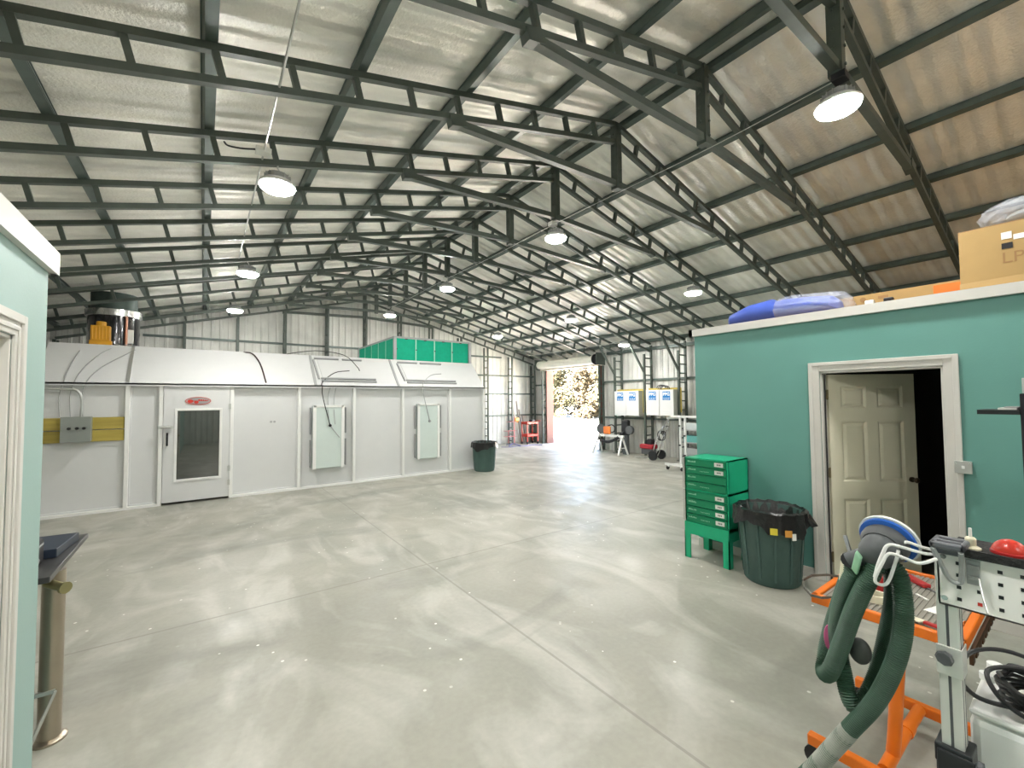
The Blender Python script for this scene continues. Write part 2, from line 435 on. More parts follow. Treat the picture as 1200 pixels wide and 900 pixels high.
# wall rails
zs = (('bottom', 1.16), ('second', 2.05), ('third', 2.80), ('top', 3.55))
for n, z in zs:
    h = (ZR - .42 - z) / SL
    x0, x1 = (max(XL_W + .05, XR - h), min(XR_W - .05, XR + h))
    tag(MB().bar((x0, YF - .05, z), (x1, YF - .05, z), .05, .06).build('wall_rail', steel2), f'steel rail across the far corrugated end wall, {n} of four', 'wall rail', 'rails on the far end wall')
for n, z in (('lower', 1.16), ('middle', 2.42)):
    for y0, y1, w in ((YB + .1, DY0 - .14, 'on the office side of the shutter'), (DY1 + .14, YF - .1, 'in the short corner bay past the shutter')):
        tag(MB().bar((XR_W - .05, y0, z), (XR_W - .05, y1, z), .05, .06).build('wall_rail', steel2), f'{n} steel rail on the shutter wall, {w}', 'wall rail', 'rails on the shutter wall')
tag(MB().bar((XR_W - .1, YB + .1, 3.42), (XR_W - .1, 10.2, 3.42), .09, .10).build('eave_rail', steel2), 'pale steel rail along the eave above the white wall cabinets', 'eave rail')

# ------------------------------------------------------------------ lamps
def make_lamp(x, y, z, label):
    t = thing('high_bay_lamp', label, 'lamp', (x, y, z), 'round high bay lamps')
    MB().lathe([(.158, .0), (.155, -.022), (.125, -.042), (.05, -.05)], (x, y, z), seg=28).build('lens', lamp_e, t, True)
    b = MB(); b.lathe([(.162, -.004), (.17, .004), (.165, .02), (.13, .055), (.10, .06)], (x, y, z), seg=28)
    b.build('reflector', lampbody, t, True)
    b = MB(); b.lathe([(.10, .06), (.095, .065), (.095, .12), (.07, .13)], (x, y, z), seg=20)
    for i in range(16):
        a = 2 * PI * i / 16; b.bar((x + .06 * math.cos(a), y + .06 * math.sin(a), z + .085), (x + .12 * math.cos(a), y + .12 * math.sin(a), z + .085), .006, .05)
    b.build('heat_sink', greycase, t)
    MB().tube([(x, y, z + .13), (x + .018, y, z + .15), (x, y, z + .185), (x - .012, y, z + .195)], .006, 6).cyl((x, y, z + .19), (x, y, z + .26), .008, seg=6).build('hook', galv, t)
    return t
lamps = []
names = {(0, 0): None}
LN = {(4.324, 0): 'round lamp glowing brightest above the office door, hung under the king post',
      (4.324, 3): 'round ridge lamp, second away from the office door on the ridge cable', (4.324, 6): 'round ridge lamp seen above the green filter housing, third on the ridge cable',
      (4.324, 9): 'small far round lamp ending the ridge cable near the end wall',
      (.57, 0): 'round lamp over the pale teal wall beside the camera', (.57, 3): 'round lamp beside the white junction box above the spray booth', (.57, 6): 'round lamp at the far end of the cable above the spray booth door',
      (.57, 9): 'round lamp behind the booth ridge near the exhaust fan',
      (8.08, 0): 'round lamp above the roof deck of the teal office', (8.08, 3): 'round lamp on the office side slope, above the blue wrapped roll', (8.08, 6): 'round lamp on the office side slope, halfway to the far end wall', (8.08, 9): 'far round lamp on the office side slope, close to the shutter'}
for x in (4.324, .57, 8.08):
    for k in (0, 3, 6, 9):
        if x > 8 and k == 0: continue
        z = 4.27 if x == 4.324 else top(x) - DCH - .03 - .21
        lamps.append(make_lamp(x, TY(k), z, LN[(x, k)]))
for x, n in ((.57, 'over the pale teal room'), (4.324, 'under the ridge'), (8.08, 'over the office deck')):
    o = dup(lamps[0], (x, TY(-3), 4.27 if x == 4.324 else top(x) - DCH - .24), f'round lamp hanging behind the camera {n}')
make_lamp(10.27, TY(6), top(10.27) - DCH - .21, 'round lamp close to the eave between the two white wall cabinets')
# cables and junction boxes of the lamps
t = thing('lamp_cable', 'thin grey cable running straight past the lamps above the spray booth', 'cable', (.43, 2, 4.19))
MB().tube([(.40, YB + .1, 4.2), (.42, 1.0, 4.185), (.43, 4.6, 4.19), (.44, 8.3, 4.19)], .009, 6).build('wire', galv, t)
MB().box(.36, .49, 4.55, 4.65, 4.165, 4.215).build('junction_box', paper, t, bevel=.005)
MB().tube([(.36, 4.6, 4.19), (.25, 4.62, 4.17), (.15, 4.70, 4.20), (.12, TY(3), 4.27)], .008, 6).build('lead', cable_m, t)
t = thing('ridge_cable', 'thin grey cable strung along the ridge lamps from the office door', 'cable', (4.25, 2, 4.4))
MB().tube([(4.22, TY(0) - .02, 4.44), (4.21, 2.2, 4.40), (4.2, 3.6, 4.41), (4.2, TY(3), 4.42), (4.2, 6.6, 4.40), (4.2, TY(6), 4.42), (4.2, 10.2, 4.40), (4.21, TY(9), 4.43)], .004, 6).build('wire', galv, t)
for k in (0, 3, 6): MB().box(4.165, 4.275, TY(k) - .10, TY(k) + .0, 4.415, 4.475).build('junction_box', black if k == 0 else paper, t, bevel=.006)
tag(MB().tube([(10.42, TY(6), 3.57), (10.45, 10.4, 3.55), (10.5, 13.2, 3.55)], .014, 6).build('conduit', galv), 'pale conduit running under the trusses in front of the shutter drum', 'conduit')

# ------------------------------------------------------------------ spray booth
BX0, BX1, BY, BYB, ZE, ZT, CY = -2.12, 6.08, 9.69, 13.9, 2.115, 2.80, 10.34
bt = thing('spray_booth', 'long white paint spray booth with sloped shoulder and glazed door', 'spray booth', (1.65, 11.8, 0))
posts = [-2.12, -1.04, -.60, .44, 1.60, 2.70, 3.83, 5.07, 6.08]
for i, (a, c) in enumerate(zip(posts, posts[1:])):
    if a == -.60: continue
    MB().box(a, c, BY + .03, BY + .07, .0, ZE).build('wall_panel', booth_w, bt)
    b = MB(); f = .028                                   # pressed rim round each panel
    b.box(a + .02, a + .02 + f, BY + .005, BY + .03, .05, ZE - .075); b.box(c - .02 - f, c - .02, BY + .005, BY + .03, .05, ZE - .075); b.box(a + .02, c - .02, BY + .005, BY + .03, .045, .07)
    b.build('panel_rim', booth_w, bt)
for x in posts[1:-1]:
    MB().box(x - .028, x + .028, BY - .045, BY + .04, 0, ZE).build('post', white, bt, bevel=.004)
for x in (posts[0], posts[-1]): MB().box(x - .03, x + .03, BY - .03, BY + .03, 0, ZE).build('post', white, bt, bevel=.004)
b = MB(); b.box(BX0, BX1 + .03, BY - .085, BY + .03, ZE - .008, ZE + .022); b.box(BX0, BX1 + .03, BY - .085, BY - .07, ZE - .03, ZE + .022)
b.build('eave_flange', booth_w, bt)
b = MB(); b.box(BX0, -.62, BY - .05, BY + .03, 0, .045); b.box(.46, BX1 + .02, BY - .05, BY + .03, 0, .045); b.build('base_trim', white, bt)
seams = [-2.12, -1.05, 1.91, 3.72, 6.10]
n_ = V((0, -(ZT - ZE), CY - BY)).normalized(); sl_ = V((0, CY - BY, ZT - ZE)).normalized(); SLEN = math.hypot(CY - BY, ZT - ZE)
sp = lambda x, s, h=0.: V((x, BY - .03, ZE + .02)) + sl_ * (s * SLEN) + n_ * h     # point on the sloped shoulder
for a, c in zip(seams, seams[1:]):
    MB().prism([sp(a + .004, 0), sp(c - .004, 0), sp(c - .004, 1.02), sp(a + .004, 1.02)], n_ * -.04).build('shoulder_panel', booth_w, bt)
for x in seams[1:-1]: MB().bar(sp(x, 0, .006), sp(x, 1.0, .006), .05, .018, n_).build('shoulder_seam', galv if x < 0 else greycase, bt)
MB().box(BX0, BX1, CY - .02, BYB, ZT - .05, ZT).build('roof', booth_w, bt)
for x in (BX0, BX1 - .03):
    MB().prism([(x, BY + .05, 0), (x, BYB, 0), (x, BYB, ZT - .05), (x, CY, ZT - .05), (x, BY + .05, ZE)], (.03, 0, 0)).build('end_wall', booth_w, bt)
MB().box(BX0, BX1, BYB - .04, BYB, 0, ZT - .05).build('rear_wall', booth_w, bt)
# door
dx0, dx1 = -.565, .41; wx0, wx1, wz0, wz1 = -.37, .25, .43, 1.65; dyf = BY - .045
b = MB()
for q in ((dx0, wx0, .04, ZE - .02), (wx1, dx1, .04, ZE - .02), (wx0, wx1, .04, wz0), (wx0, wx1, wz1, ZE - .02)): b.box(q[0], q[1], dyf, dyf + .045, q[2], q[3])
dr = b.build('door', booth_w, bt)
MB().box(wx0, wx1, dyf + .02, dyf + .028, wz0, wz1).build('window_pane', glassd, dr)
b = MB(); w = .04
for q in ((wx0 - w, wx0, wz0 - w, wz1 + w), (wx1, wx1 + w, wz0 - w, wz1 + w), (wx0, wx1, wz0 - w, wz0), (wx0, wx1, wz1, wz1 + w)): b.box(q[0], q[1], dyf - .014, dyf, q[2], q[3])
b.build('window_frame', white, dr, bevel=.004)
# oval badge with red marks
bc = V((-.075, dyf - .006, 1.825))
def ell(b, cx, cz, rx, rz, y0, y1, n=28, a0=0, a1=2 * PI):
    b.prism([(cx + rx * math.cos(a0 + (a1 - a0) * i / n), y0, cz + rz * math.sin(a0 + (a1 - a0) * i / n)) for i in range(n)], (0, y1 - y0, 0))
b = MB(); ell(b, bc.x, bc.z, .185, .068, dyf - .008, dyf); b.build('badge', silverb, dr)
b = MB()
def rng(b, rx, rz, t, y0, y1, n=32):
    P = [[(bc.x + (rx - q) * math.cos(2 * PI * i / n), bc.z + (rz - q) * math.sin(2 * PI * i / n)) for i in range(n)] for q in (0, t)]
    for i in range(n):
        j = (i + 1) % n
        b.prism([(P[0][i][0], y0, P[0][i][1]), (P[0][j][0], y0, P[0][j][1]), (P[1][j][0], y0, P[1][j][1]), (P[1][i][0], y0, P[1][i][1])], (0, y1 - y0, 0))
rng(b, .19, .071, .010, dyf - .012, dyf - .004)
ell(b, bc.x - .115, bc.z - .005, .045, .032, dyf - .012, dyf - .008, 12); ell(b, bc.x - .03, bc.z - .022, .035, .028, dyf - .012, dyf - .008, 12)
for i in range(5): b.box(bc.x + .0 + i * .032, bc.x + .022 + i * .032, dyf - .012, dyf - .008, bc.z + .006, bc.z + .03 - i * .003)
b.box(bc.x - .09, bc.x + .14, dyf - .012, dyf - .008, bc.z - .002, bc.z + .006)
b.build('badge_mark', redbadge, dr)
b = MB(); b.box(-.52, -.49, dyf - .07, dyf - .05, 1.04, 1.27)
for z in (1.05, 1.25): b.box(-.515, -.495, dyf - .06, dyf, z - .012, z + .012)
b.build('handle', black, dr, bevel=.004)
b = MB(); b.box(-.64, -.42, dyf - .05, dyf - .035, 1.34, 1.39); b.cyl((-.60, dyf - .06, 1.365), (-.46, dyf - .06, 1.365), .02, seg=10); b.build('latch', galv, dr)
for z in (.30, .56, 1.72): MB().box(.385, .425, dyf - .02, dyf + .0, z - .05, z + .05).build('hinge', galv, dr)
# two wall light covers
for (x0, x1, z0, z1, dd, side) in ((1.85, 2.46, .40, 1.71, .13, 1), (4.17, 4.74, .40, 1.72, .09, 0)):
    lb = MB().box(x0, x1, BY - dd, BY + .03, z0, z1).build('light_cover', booth_g, bt, bevel=.012)
    b = MB(); w = .055
    b.box(x0 - .01, x0 + w, BY - dd - .012, BY - dd + .012, z0 - .01, z1 + .01); b.box(x1 - w, x1 + .01, BY - dd - .012, BY - dd + .012, z0 - .01, z1 + .01); b.box(x0, x1, BY - dd - .012, BY - dd + .012, z1 - .04, z1 + .01)
    b.build('cover_frame', white, lb, bevel=.004)
    for sx in (x0 - .045, x1 + .045):
        for za, zb in ((z0 + .03, (z0 + z1) / 2 - .06), ((z0 + z1) / 2 + .06, z1 - .04)):
            MB().box(sx - .012, sx + .012, BY - dd * .8, BY - dd * .8 + .02, za, zb).box(sx - .004, sx + .004, BY - dd * .8, BY, za, zb).build('clip_rail', greycase, lb)
    MB().tube([((x0 + x1) / 2 + .02, BY - dd - .02, z1 - .42), ((x0 + x1) / 2 - .05, BY - dd - .02, z1 - .15), ((x0 + x1) / 2 - .09, BY - dd - .01, z1 + .02), ((x0 + x1) / 2 - .12, BY - .05, z1 + .25), ((x0 + x1) / 2 - .13, BY - .09, ZE - .02), sp((x0 + x1) / 2 - .1, .1, .02), sp((x0 + x1) / 2 + .2, .42, .02), sp((x0 + x1) / 2 + .52, .5, .02)], .009, 6).cyl(((x0 + x1) / 2 + .02, BY - dd - .03, z1 - .42), ((x0 + x1) / 2 + .02, BY - dd, z1 - .42), .03, seg=10).build('cable', cable_m if side else greycase, lb)
    if side:
        MB().tube([((x0 + x1) / 2 + .02, BY - dd - .02, z1 - .42), ((x0 + x1) / 2 + .12, BY - dd - .02, z1 - .56), ((x0 + x1) / 2 + .21, BY - dd - .02, z1 - .68)], .009, 6).build('cable', greycase, lb)
        for q in (.0, .12): MB().tube([((x0 + x1) / 2 + q, BY - dd - .02, z1 - .4), ((x0 + x1) / 2 + q - .02, BY - dd, z1 - .1), ((x0 + x1) / 2 + q, BY - .04, z1 + .2), ((x0 + x1) / 2 + q + .03, BY - .09, ZE - .02)], .007, 6).build('cable', greycase, lb)
# light covers on the sloped shoulder
for a, c in ((1.98, 3.22), (3.90, 5.30)):
    sc = MB().prism([sp(a + .1, .22, .012), sp(c - .1, .22, .012), sp(c - .12, .85, .012), sp(a + .06, .85, .012)], n_ * -.02).build('shoulder_cover', booth_w, bt)
    b = MB()
    for q0, q1 in (((a + .06, .14), (c, .14)), ((a + .06, .22), (c, .22)), ((a, .90), (a + .52, .90)), ((a + .60, .90), (c - .2, .90)), ((a + .02, .2), (a - .02, .85))): b.bar(sp(*q0, .018), sp(*q1, .018), .035, .03, n_)
    b.build('rail', greycase, sc)
MB().tube([sp(1.45, 1.0, .02), (1.75, 10.3, 2.90), (2.1, 10.2, 2.93), (2.6, 10.1, 2.85), sp(2.86, .62, .05), sp(2.9, .5, .03)], .009, 6).build('cable', cable_m, bt)
MB().tube([(.62, 10.34, 2.82), (.80, 10.25, 2.80), sp(.93, .62, .02), sp(1.0, .05, .02)], .014, 6).build('cable', mat('dark_red_hose', (.03, .012, .012), .5), bt)
for x in (1.10, 1.16): MB().cyl((x, BY + .015, 1.40), (x, BY + .03, 1.40), .022, seg=10).build('grommet', greycase, bt)
# pine boards, control box, conduit on the booth front
for z0, z1, n in ((1.17, 1.355, 'lower'), (1.37, 1.565, 'upper')):
    tag(MB().box(-2.08, -1.075, BY - .025, BY + .004, z0, z1).build('pine_board', wood, bevel=.004), f'yellow pine board screwed to the booth front, {n} of the pair', 'board', 'pine boards on the booth')
t = thing('electrical_box', 'grey metal electrical box with three knobs mounted on the pine boards', 'electrical box', (-1.62, BY - .06, 1.18))
b = MB(); b.box(-1.79, -1.46, BY - .19, BY - .026, 1.19, 1.58); b.box(-1.80, -1.45, BY - .20, BY - .185, 1.18, 1.585); b.build('body', mat('grey_steel_box', (.30, .32, .30), .4, .4), t, bevel=.006)
for x in (-1.70, -1.61, -1.53): MB().cyl((x, BY - .20, 1.40), (x, BY - .225, 1.40), .022, seg=12).build('knob', black, t, True)
MB().tube([(-1.58, BY - .12, 1.58), (-1.58, BY - .12, 1.85), (-1.62, BY - .12, 1.98), (-1.74, BY - .12, 2.02), (-2.3, BY - .12, 2.02)], .018, 8, 4).build('conduit', galv, t, True)
for dx, s0 in ((0, 0), (.14, .05), (-.12, -.06)):
    MB().tube([(-1.70 + dx, BY - .13, 1.585), (-1.72 + dx, BY - .09, 1.9), sp(-1.68 + dx, .02, .02), sp(-1.60 + dx * 1.5, .4, .02), sp(-1.42 + dx * 2 + s0, .8, .02), (-1.25 + dx * 2, 10.42, 2.83), (-1.36 + dx, 10.75, 2.9)][:7 if dx >= 0 else 5], .008, 6).build('cable', greycase, t)
# exhaust fan on the roof
t = thing('exhaust_fan', 'black drum exhaust fan with silver rim and yellow motor on the booth roof', 'exhaust fan', (-1.43, 11.2, ZT))
MB().lathe([(.38, 0), (.38, .66), (.36, .66)], (-1.43, 11.2, ZT + .0), seg=40).build('drum', blackg, t, True)
MB().lathe([(.395, .64), (.415, .65), (.415, .77), (.39, .78)], (-1.43, 11.2, ZT), seg=40).build('rim', chrome, t, True)
MB().lathe([(.34, .78), (.34, 1.10)], (-1.43, 11.2, ZT), seg=40).build('stack', mat('dark_duct', (.05, .075, .065), .5, .3), t, True)
b = MB(); b.box(-1.68, -1.42, 10.68, 10.86, ZT + .14, ZT + .42); b.cyl((-1.55, 10.77, ZT + .42), (-1.55, 10.77, ZT + .50), .07, seg=14); b.box(-1.70, -1.40, 10.70, 10.88, ZT + .06, ZT + .15)
for i in range(6): b.box(-1.66 + i * .045, -1.645 + i * .045, 10.665, 10.68, ZT + .16, ZT + .40)
b.build('motor', yellow, t, bevel=.008)
MB().box(-1.20, -1.11, 10.87, 10.89, ZT + .14, ZT + .40).build('label', paper, t)
MB().cyl((-1.215, 10.86, ZT + .02), (-1.215, 10.86, ZT + .64), .022, seg=10).build('pipe', mat('copper_pipe', (.45, .22, .15), .35, .6), t, True)
# green filter housing
gx0, gx1, gy0, gy1, gz = 3.89, 6.06, 10.38, 13.40, 3.42
t = thing('filter_housing', 'green panelled air filter housing with grey frame on the booth roof', 'filter housing', (4.98, 11.9, ZT))
b = MB()
for x in (gx0, gx1):
    for y in (gy0, gy1): b.box(x - .035, x + .035, y - .035, y + .035, ZT, gz)
b.box(gx0, gx1, gy0 - .02, gy0 + .02, gz - .03, gz + .02); b.box(gx0 - .02, gx0 + .02, gy0, gy1, gz - .03, gz + .02); b.box(gx1 - .02, gx1 + .02, gy0, gy1, gz - .03, gz + .02); b.box(gx0, gx1, gy1 - .02, gy1 + .02, gz - .03, gz + .02)
b.box(gx0, gx1, gy0 - .02, gy0 + .02, ZT, ZT + .03); b.box(gx0 - .02, gx0 + .02, gy0, gy1, ZT, ZT + .03); b.box(gx0, gx1, gy0, gy1, gz - .01, gz + .01)
b.build('frame', greycase, t)
for i in range(4):
    w_ = (gx1 - gx0 - .07) / 4; x = gx0 + .035 + w_ * i
    p = MB().box(x + .012, x + w_ - .012, gy0 - .004, gy0 + .012, ZT + .03, gz - .03).build('filter_panel', filt, t)
    if i: MB().box(x - .014, x + .014, gy0 - .018, gy0 + .004, ZT + .03, gz - .03).build('divider', mat('pale_green_strip', (.35, .62, .50), .6), t)
    b = MB(); b.box(x + w_ * .5 - .03, x + w_ * .5 + .03, gy0 - .03, gy0 - .004, gz - .05, gz - .03); b.box(x + .0, x + .025, gy0 - .03, gy0 - .018, ZT + .3, ZT + .33); b.build('clip', black, p)
for i in range(5):
    w_ = (gy1 - gy0 - .07) / 5; y = gy0 + .035 + w_ * i
    MB().box(gx0 - .012, gx0 + .004, y + .012, y + w_ - .012, ZT + .03, gz - .03).build('filter_panel', filt, t)
    if i: MB().box(gx0 - .018, gx0 - .004, y - .014, y + .014, ZT + .03, gz - .03).build('divider', MATS['pale_green_strip'], t)
for x0_, x1_ in ((gx1 - .004, gx1 + .012),): MB().box(x0_, x1_, gy0 + .04, gy1 - .04, ZT + .03, gz - .03).build('filter_panel', filt, t)
MB().box(gx0 + .04, gx1 - .04, gy1 - .012, gy1 + .004, ZT + .03, gz - .03).build('filter_panel', filt, t)

# ------------------------------------------------------------------ trash cans
def trash_can(c, r0, r1, h, label, tags, seed):
    random.seed(seed); c = V(c); t = thing('trash_can', label, 'trash can', c)
    b = MB(); b.lathe([(r0 * .93, 0), (r0, .02), (r0 + (r1 - r0) * .9, h - .09), (r1, h - .08), (r1 + .012, h - .03), (r1 + .012, h - .015), (r1 - .015, h - .015), (r1 - .03, h - .1), (r0 * .9, .05)], c, seg=36, cap=False)
    for i in range(12):
        a = 2 * PI * i / 12; rr = r0 + .004
        b.bar(c + V((rr * math.cos(a), rr * math.sin(a), .06)), c + V(((r1 + .0) * math.cos(a), (r1 + .0) * math.sin(a), h - .12)), .02, .008, (math.cos(a), math.sin(a), 0))
    b.lathe([(r0 * .9, .0), (r0 * .9, .03)], c, seg=36)
    b.build('can', cangreen, t, True)
    # bag folded over the rim, ragged lower hem
    b = MB(); seg = 56; rows = []
    ph = random.uniform(0, 6); hem = [.12 + .025 * math.sin(2 * PI * i / seg * 3 + ph) + .018 * math.sin(2 * PI * i / seg * 7 + 2 * ph) + .02 * random.random() + (.05 if 30 < i < 40 else 0) for i in range(seg)]
    for rad, zf in (((r1 - .09), -.30), (r1 - .05, -.14), (r1 - .02, -.03), (r1 + .005, .012), (r1 + .03, 0.), (r1 + .035, None), (r1 + .05, 'hem')):
        row = []
        for i in range(seg):
            a = 2 * PI * i / seg; w_ = .008 * math.sin(i * 2.1) + .006 * random.uniform(-1, 1)
            z = h + (zf if isinstance(zf, float) else (-hem[i] * (.5 if zf is None else 1.)))
            row.append(b.bm.verts.new(c + V(((rad + w_) * math.cos(a), (rad + w_) * math.sin(a), z + .008 * random.uniform(-1, 1)))))
        rows.append(row)
    for p, q in zip(rows, rows[1:]): b.bridge(p, q)
    # loose corner of the bag hanging out
    b.build('bag', bagm, t, True)
    if tags:
        d = V((-.86, -.51, 0)); sd = V((.51, -.86, 0))
        for q, m_, w_, zz in ((-.02, yel2, .06, -.15), (.10, mat('amber_tag', (.6, .28, .05), .5), .06, -.16), (.155, paper, .035, -.19)):
            dd = (d + sd * q * 3).normalized()
            MB().obox(c + dd * (r1 + .052) + V((0, 0, h + zz)), (dd, V((-dd.y, dd.x, 0)), (0, 0, 1)), (.006, w_, .06)).build('tag', m_, t)
        e = V((.15, -.99, 0)).normalized(); s2 = V((-e.y, e.x, 0))
        b = MB(); b.prism([c + e * (r1 + .03) + s2 * .05 + V((0, 0, h - .02)), c + e * (r1 + .10) + V((0, 0, h - .11)), c + e * (r1 + .06) - s2 * .05 + V((0, 0, h - .12)), c + e * (r1 + .02) - s2 * .05 + V((0, 0, h - .03))], s2 * .02)
        b.build('bag_corner', bagm, t)
    return t
trash_can((4.60, 1.96, 0), .245, .29, .71, 'dark green plastic trash can with black bag beside the green drawer cabinet', True, 3)
trash_can((5.86, 9.30, 0), .26, .30, .73, 'dark green trash can with black liner at the far corner of the booth', False, 5)

# ------------------------------------------------------------------ green drawer cabinet
cx0, cx1, cy0, cy1 = 4.50, 4.955, 2.33, 2.83
t = thing('drawer_cabinet', 'bright green steel small parts cabinet with eight drawers on a legged stand', 'cabinet', ((cx0 + cx1) / 2, (cy0 + cy1) / 2, 0))
b = MB(); b.box(cx0 - .004, cx1 + .0, cy0 - .004, cy1 + .004, .37, .404); b.box(cx0 - .004, cx0 + .01, cy0 - .004, cy1 + .004, .27, .404); b.box(cx1 - .015, cx1, cy0 - .015, cy1 + .015, .27, .40); b.box(cx0, cx1, cy0 - .004, cy0 + .01, .27, .404); b.box(cx0, cx1, cy1 - .01, cy1 + .004, .27, .404)
b.build('stand_top', green, t)
for x in (cx0 - .006, cx1 - .075):
    for y in (cy0 - .006, cy1 - .064):
        b = MB(); b.box(x, x + .012 if x < 4.6 else x + .075, y, y + .07, 0, .30)
        xx = x if x < 4.6 else x + .063
        b.box(x, x + .075, y if y < 2.5 else y + .058, (y if y < 2.5 else y + .058) + .012, 0, .30); b.build('leg', green, t)
for z0, z1 in ((.405, .767), (.768, 1.13)):
    b = MB(); b.box(cx0 + .012, cx1, cy0, cy0 + .012, z0, z1); b.box(cx0 + .012, cx1, cy1 - .012, cy1, z0, z1); b.box(cx0 + .012, cx1, cy0, cy1, z1 - .012, z1); b.box(cx0 + .012, cx1, cy0, cy1, z0, z0 + .012); b.box(cx1 - .012, cx1, cy0, cy1, z0, z1); b.box(cx0 + .03, cx0 + .04, cy0, cy1, z0, z1)
    b.build('carcass', green, t)
    MB().box(cx0 - .012, cx0 + .012, cy1 - .015, cy1 + .012, z0 + .01, z1 - .01).build('locking_bar', chrome, t)
for i in range(8):
    zb = (.77 if i < 4 else .405); j = i % 4; z1 = zb + .352 - j * .086; z0 = z1 - .078
    d_ = MB().box(cx0 - .004, cx0 + .03, cy0 + .016, cy1 - .03, z0, z1).box(cx0 - .016, cx0 - .004, cy0 + .016, cy1 - .03, z1 - .008, z1).build('drawer', green_d, t)
    if i not in (2, 3):
        MB().box(cx0 - .010, cx0 - .004, cy0 + .04, cy0 + .135, z0 + .016, z0 + .060).build('label_plate', paper, d_)
        b = MB()
        for q in range(3): b.box(cx0 - .0115, cx0 - .010, cy0 + .065 + q * .016, cy0 + .074 + q * .016, z0 + .03, z0 + .046)
        b.build('label_print', darkgrey, d_)
    b = MB(); random.seed(i)
    for q in range(7):
        y = cy1 - .05 - q * .014; hh = .008 + .012 * random.random(); b.box(cx0 - .0055, cx0 - .004, y - .010, y, z0 + .036, z0 + .036 + hh)
    if i in (1, 3, 6, 7):
        for q in range(8):
            y = cy1 - .19 - q * .014; b.box(cx0 - .0055, cx0 - .004, y - .009, y, z0 + .03 - .002 * (q % 3), z0 + .035)
    b.build('drawer_lettering', mint, d_)

# ------------------------------------------------------------------ teal office
WX, OY1, OZ = 4.984, 2.95, 2.575
ho0, ho1, hz = .745, 1.625, 2.06
b = MB(); b.box(WX, WX + .12, YB + .08, ho0, 0, OZ); b.box(WX, WX + .12, ho1, OY1, 0, OZ); b.box(WX, WX + .12, ho0, ho1, hz, OZ); b.build('wall_office_front', teal, kind='structure')
MB().box(WX + .12, XR_W - .03, OY1 - .12, OY1, 0, OZ).build('wall_office_side', teal, kind='structure')
b = MB(); b.box(WX + .0, XR_W - .03, YB + .08, OY1, OZ, OZ + .075); b.build('ceiling_office', ply, kind='structure')
b = MB(); b.box(WX - .05, WX - .001, YB + .08, OY1 + .05, OZ - .0, OZ + .085); b.box(WX - .05, XR_W - .05, OY1 + .001, OY1 + .05, OZ, OZ + .085); b.build('trim_1', trimw, kind='structure')
MB().box(7.0, 7.05, YB + .08, OY1 - .12, 0, OZ).build('wall_office_added', inside, kind='structure')  # added partition, kept near black so the doorway looks unlit
b = MB()                                                     # moulded casing round the doorway
for q in ((ho0 - .09, ho0, 0, hz + .09), (ho1, ho1 + .09, 0, hz + .09), (ho0, ho1, hz, hz + .09)):
    b.box(WX - .018, WX - .001, q[0], q[1], q[2], q[3])
b.box(WX - .03, WX - .018, ho0 - .09, ho0 - .055, 0, hz + .09); b.box(WX - .03, WX - .018, ho1 + .055, ho1 + .09, 0, hz + .09); b.box(WX - .03, WX - .018, ho0 - .055, ho1 + .055, hz + .055, hz + .09)
b.box(WX - .001, WX + .121, ho0, ho0 + .018, 0, hz); b.box(WX - .001, WX + .121, ho1 - .018, ho1, 0, hz); b.box(WX - .001, WX + .121, ho0, ho1, hz - .018, hz)
b.build('trim_2', trimw, kind='structure', bevel=.004)
b = MB(); b.box(WX - .016, WX - .001, ho1 + .091, OY1, 0, .095); b.box(WX - .016, WX - .001, YB + .08, ho0 - .091, 0, .095); b.build('baseboard_office', trimw, kind='structure', bevel=.004)
# open six panel door
hx, hy, th = WX + .118, ho1 - .022, math.radians(52)
du = V((math.sin(th), -math.cos(th), 0)); dn = V((-math.cos(th), -math.sin(th), 0))       # along the leaf, face normal towards the hall
dt = thing('door_1', 'cream six panel door standing ajar inwards in the teal office wall', 'door', (hx, hy, 0)); dt['kind'] = 'structure'
W_, H_, TT = .835, 2.02, .038
base = V((hx, hy, .012)); f = lambda u, v, d: base + du * u + V((0, 0, v)) + dn * (TT / 2 + d)
b = MB()
us = [0, .115, .365, .47, .72, W_]; vs = [0, .22, .78, .95, 1.55, 1.68, 1.90, H_]
for i in range(5):
    for j in range(7):
        if i in (1, 3) and j in (1, 3, 5): b.panel_grid((us[i], us[i + 1]), (vs[j], vs[j + 1]), f)
        else: b._f([b.bm.verts.new(f(x, y, 0)) for x, y in ((us[i], vs[j]), (us[i + 1], vs[j]), (us[i + 1], vs[j + 1]), (us[i], vs[j + 1]))])
bmesh.ops.remove_doubles(b.bm, verts=b.bm.verts, dist=1e-5)
b.obox(base + du * W_ / 2 + V((0, 0, H_ / 2)) - dn * .013, (du, dn, (0, 0, 1)), (W_, .010, H_))
for u0 in (.004, W_ - .004): b.obox(base + du * u0 + V((0, 0, H_ / 2)), (du, dn, (0, 0, 1)), (.008, TT - .001, H_))
b.obox(base + du * W_ / 2 + V((0, 0, H_ - .004)), (du, dn, (0, 0, 1)), (W_, TT - .001, .008))
lf = b.build('leaf', doorp, dt)
b = MB(); kc = base + du * (W_ - .06) + V((0, 0, .97)); b.lathe([(.026, 0), (.026, .012), (.010, .014), (.010, .04), (.024, .048), (.027, .062), (.018, .074), (.002, .076)], kc + dn * TT / 2, dn, 16); b.build('knob', mat('bronze_knob', (.07, .05, .03), .3, .7), lf, True)
for z in (.22, 1.05, 1.83): MB().box(hx - .05, hx - .014, hy - .004, hy + .004, z - .045, z + .045).cyl((hx - .012, hy - .006, z - .05), (hx - .012, hy - .006, z + .05), .008, seg=8).build('hinge', mat('brass_hinge', (.22, .18, .10), .4, .6), dt)
